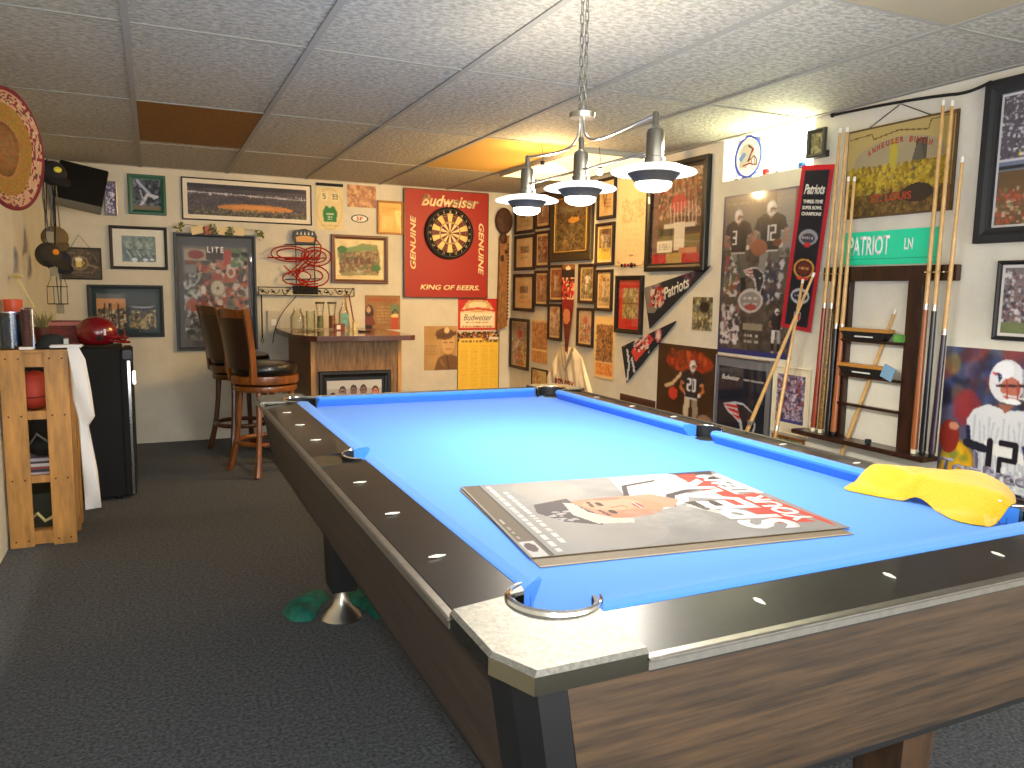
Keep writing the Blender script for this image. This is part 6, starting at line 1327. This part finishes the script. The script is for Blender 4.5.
# caps, lanyards and bags hanging in the left corner, in front of the back wall
HX_, HZ_ = XL + .151, 1.905
def hang_cap(x, y, z, colr, rz, lab, logo=None):
    r = empty('baseball_cap', (x, y, z), rz, lab, 'cap'); mm = mat('cap_%d_%d_%d' % colr, colr, .85)
    MB().ball((0, 0, .06), .072, 20, 12, (1, .72, .92)).build('crown', mm, r, True)
    m = MB(); m.prism([(-.055, -.01)] + [(.06 * math.cos(math.radians(a)), -.02 - .075 * abs(math.sin(math.radians(a)))) for a in range(180, 361, 18)] + [(.055, -.01)], .0, .005, 'z')
    b = m.build('brim', mm, r); b.rotation_euler = (math.radians(35), 0, 0); b.location = (0, -.03, .035)
    if logo: MB().ball((0, -.05, .075), .02, 12, 8, (1.1, .3, .8)).build('badge', logo, r, True)
    if z < 1.7: MB().tube([(0, 0, .12), (0, .01, .15), (0, 0, HZ_ - z + .002)], .0025, 6).build('loop', BLACKMATT, r, True)
    return r
YB_ = mat('yellow_badge', (206, 196, 60), .6)
hang_cap(HX_ + .03, 4.98, 1.765, (26, 24, 26), .6, 'black cap with a yellow badge hanging beside the sombrero', YB_)
hang_cap(HX_, 5.34, 1.30, (30, 34, 52), .4, 'navy cap hanging lowest on the left, beside the carved plaque')
hang_cap(HX_, 4.86, 1.32, (50, 44, 30), .9, 'olive cap with an orange badge hanging in front of the navy cap', mat('orange_badge', (214, 130, 30), .6))
hang_cap(HX_, 5.22, 1.43, (110, 90, 60), .3, 'tan cap hanging above the navy and olive caps')
for (y, z, mm, lab) in ((5.10, 1.30, BLACKMATT, 'black lanyard loop hanging from the middle hook on the left'), (5.33, 1.08, mat('khaki_strap', (120, 110, 80), .8), 'long khaki lanyard hanging from the farthest hook in the left corner'), (4.98, 1.48, mat('grey_strap', (90, 90, 96)), 'short grey lanyard hanging below the black cap')):
    l = HZ_ - z; r = empty('lanyard', (HX_ - .002, y, z), 0, lab, 'lanyard'); MB().tube([(-.005, 0, .03), (-.022, 0, l * .5), (-.008, .0, l), (.008, 0, l), (.022, 0, l * .5), (.005, 0, .03)], .004, 6).build('strap', mm, r, True)
    MB().box(-.02, .02, -.003, .003, -.03, .03).build('card', mat('lanyard_card', (150, 140, 110), .5), r)
wb = empty('wire_basket', (HX_, 5.22, 1.11), 0, 'small dark wire basket hanging below the caps', 'basket')
m = MB(); [m.tube([(-.05, -.03, z_), (.05, -.03, z_), (.05, .03, z_), (-.05, .03, z_)], .0025, 5, True) for z_ in (0, .1)]
[m.tube([(a, -.03, 0), (a, -.03, .1)], .002, 5) for a in (-.05, -.017, .017, .05)]; m.tube([(-.05, 0, .1), (0, .035, .25), (.05, 0, .1)], .002, 5).tube([(0, .035, .25), (0, .035, .5), (0, 0, HZ_ - 1.13)], .002, 5)
m.build('wires', IRON, wb)
hk = empty('hook_rail', (XL + .001, 5.1, 1.86), PI / 2, 'dark hook rail on the left wall holding caps and lanyards', 'hook rail')
MB().box(-.3, .3, -.02, 0, 0, .05, bev=.003).build('board', DARKWOOD, hk)
for k in range(5): MB().tube([(-.24 + .12 * k, -.02, .03), (-.24 + .12 * k, -.10, .03), (-.24 + .12 * k, -.15, .05)], .005, 6).build('hook', IRON, hk)
tk = empty('tiki_stick', (-.60, 4.6, 1.10), 0, 'pale stick with a spiky star leaning above the orange cup', 'stick')
MB().tube([(.05, 0, 0), (-.02, 0, .16)], .006, 6).build('rod', mat('pale_bamboo', (206, 190, 130), .6), tk); MB().lathe([(.004, -.02), (.03, -.004), (.004, .012)], (-.02, 0, .165), 5).build('star', mat('pale_bamboo', (206, 190, 130)), tk)
pg = empty('potted_grass', (-.50, 4.42, ZT + .001), 0, 'small dried plant in a dark pot behind the chip stack', 'plant')
MB().lathe([(.03, 0), (.038, .09), (.034, .09), (.028, .01)], n=18).build('pot', mat('dark_red_pot', (84, 40, 30), .6), pg, True)
m = MB(); rs = random.Random(9)
for k in range(46):
    a = rs.uniform(0, 6.28); l = rs.uniform(.03, .09); p = Vector((rs.uniform(-.02, .02), rs.uniform(-.02, .02), .08)); q = p + Vector((math.cos(a) * l * .55, math.sin(a) * l * .4, l)); m.tube([p, p.lerp(q, .5) + Vector((0, 0, .01)), q], [.002, .003, .0008], 4)
m.build('foliage', mat('dried_green', (130, 124, 76), .8), pg)

# teal cloth bunched round the far left table foot
TEAL = mat('teal_fabric', (16, 128, 112), .75, noise=.3, nscale=18, bump=.3, bscale=50)
rumpled('teal_bag', [(.415, 2.83), (.40, 2.92), (.44, 3.00), (.52, 3.07), (.585, 3.07), (.60, 2.99), (.55, 2.93), (.525, 2.87), (.50, 2.80), (.455, 2.79)], 0, .05, TEAL, 'teal fabric bundle lying left of the metal table foot', 'fabric bundle', seed=2)
rumpled('teal_cloth', [(.69, 2.83), (.66, 2.90), (.62, 2.97), (.70, 3.02), (.78, 2.98), (.80, 2.86), (.775, 2.74), (.735, 2.70), (.705, 2.74)], 0, .035, TEAL, 'teal cloth lying right of the metal table foot under the table', 'cloth', seed=8)

# ------------------------------------------------------------------ sets of like things share a group
GROUPS = {'pool_cue': 'pool cues in and around the wall rack', 'bar_stool': 'swivel stools at the bar', 'tall_glass': 'tall glasses on the bar', 'baseball_cap': 'baseball caps', 'lanyard': 'lanyards on the hook rail',
          'pennant': 'team pennants on the right wall', 'hanging_bulb': 'bulbs hanging from the ceiling', 'chalk_tray': 'chalk trays on the rack shelves', 'chalk_cube': 'chalk cubes on the cue rack', 'wooden_dowel': 'dowels leaning on the bar',
          'newspaper_page': 'newspaper pages on the right wall', 'mini_helmet': 'tiny helmets on the window sill', 'framed_picture': 'framed pictures on the walls', 'poster': 'posters', 'photo_print': 'loose photos on the walls'}
for o in list(bpy.data.objects):
    b_ = o.name.split('.')[0]
    if o.parent is None and 'label' in o and b_ in GROUPS and 'group' not in o: o['group'] = GROUPS[b_]
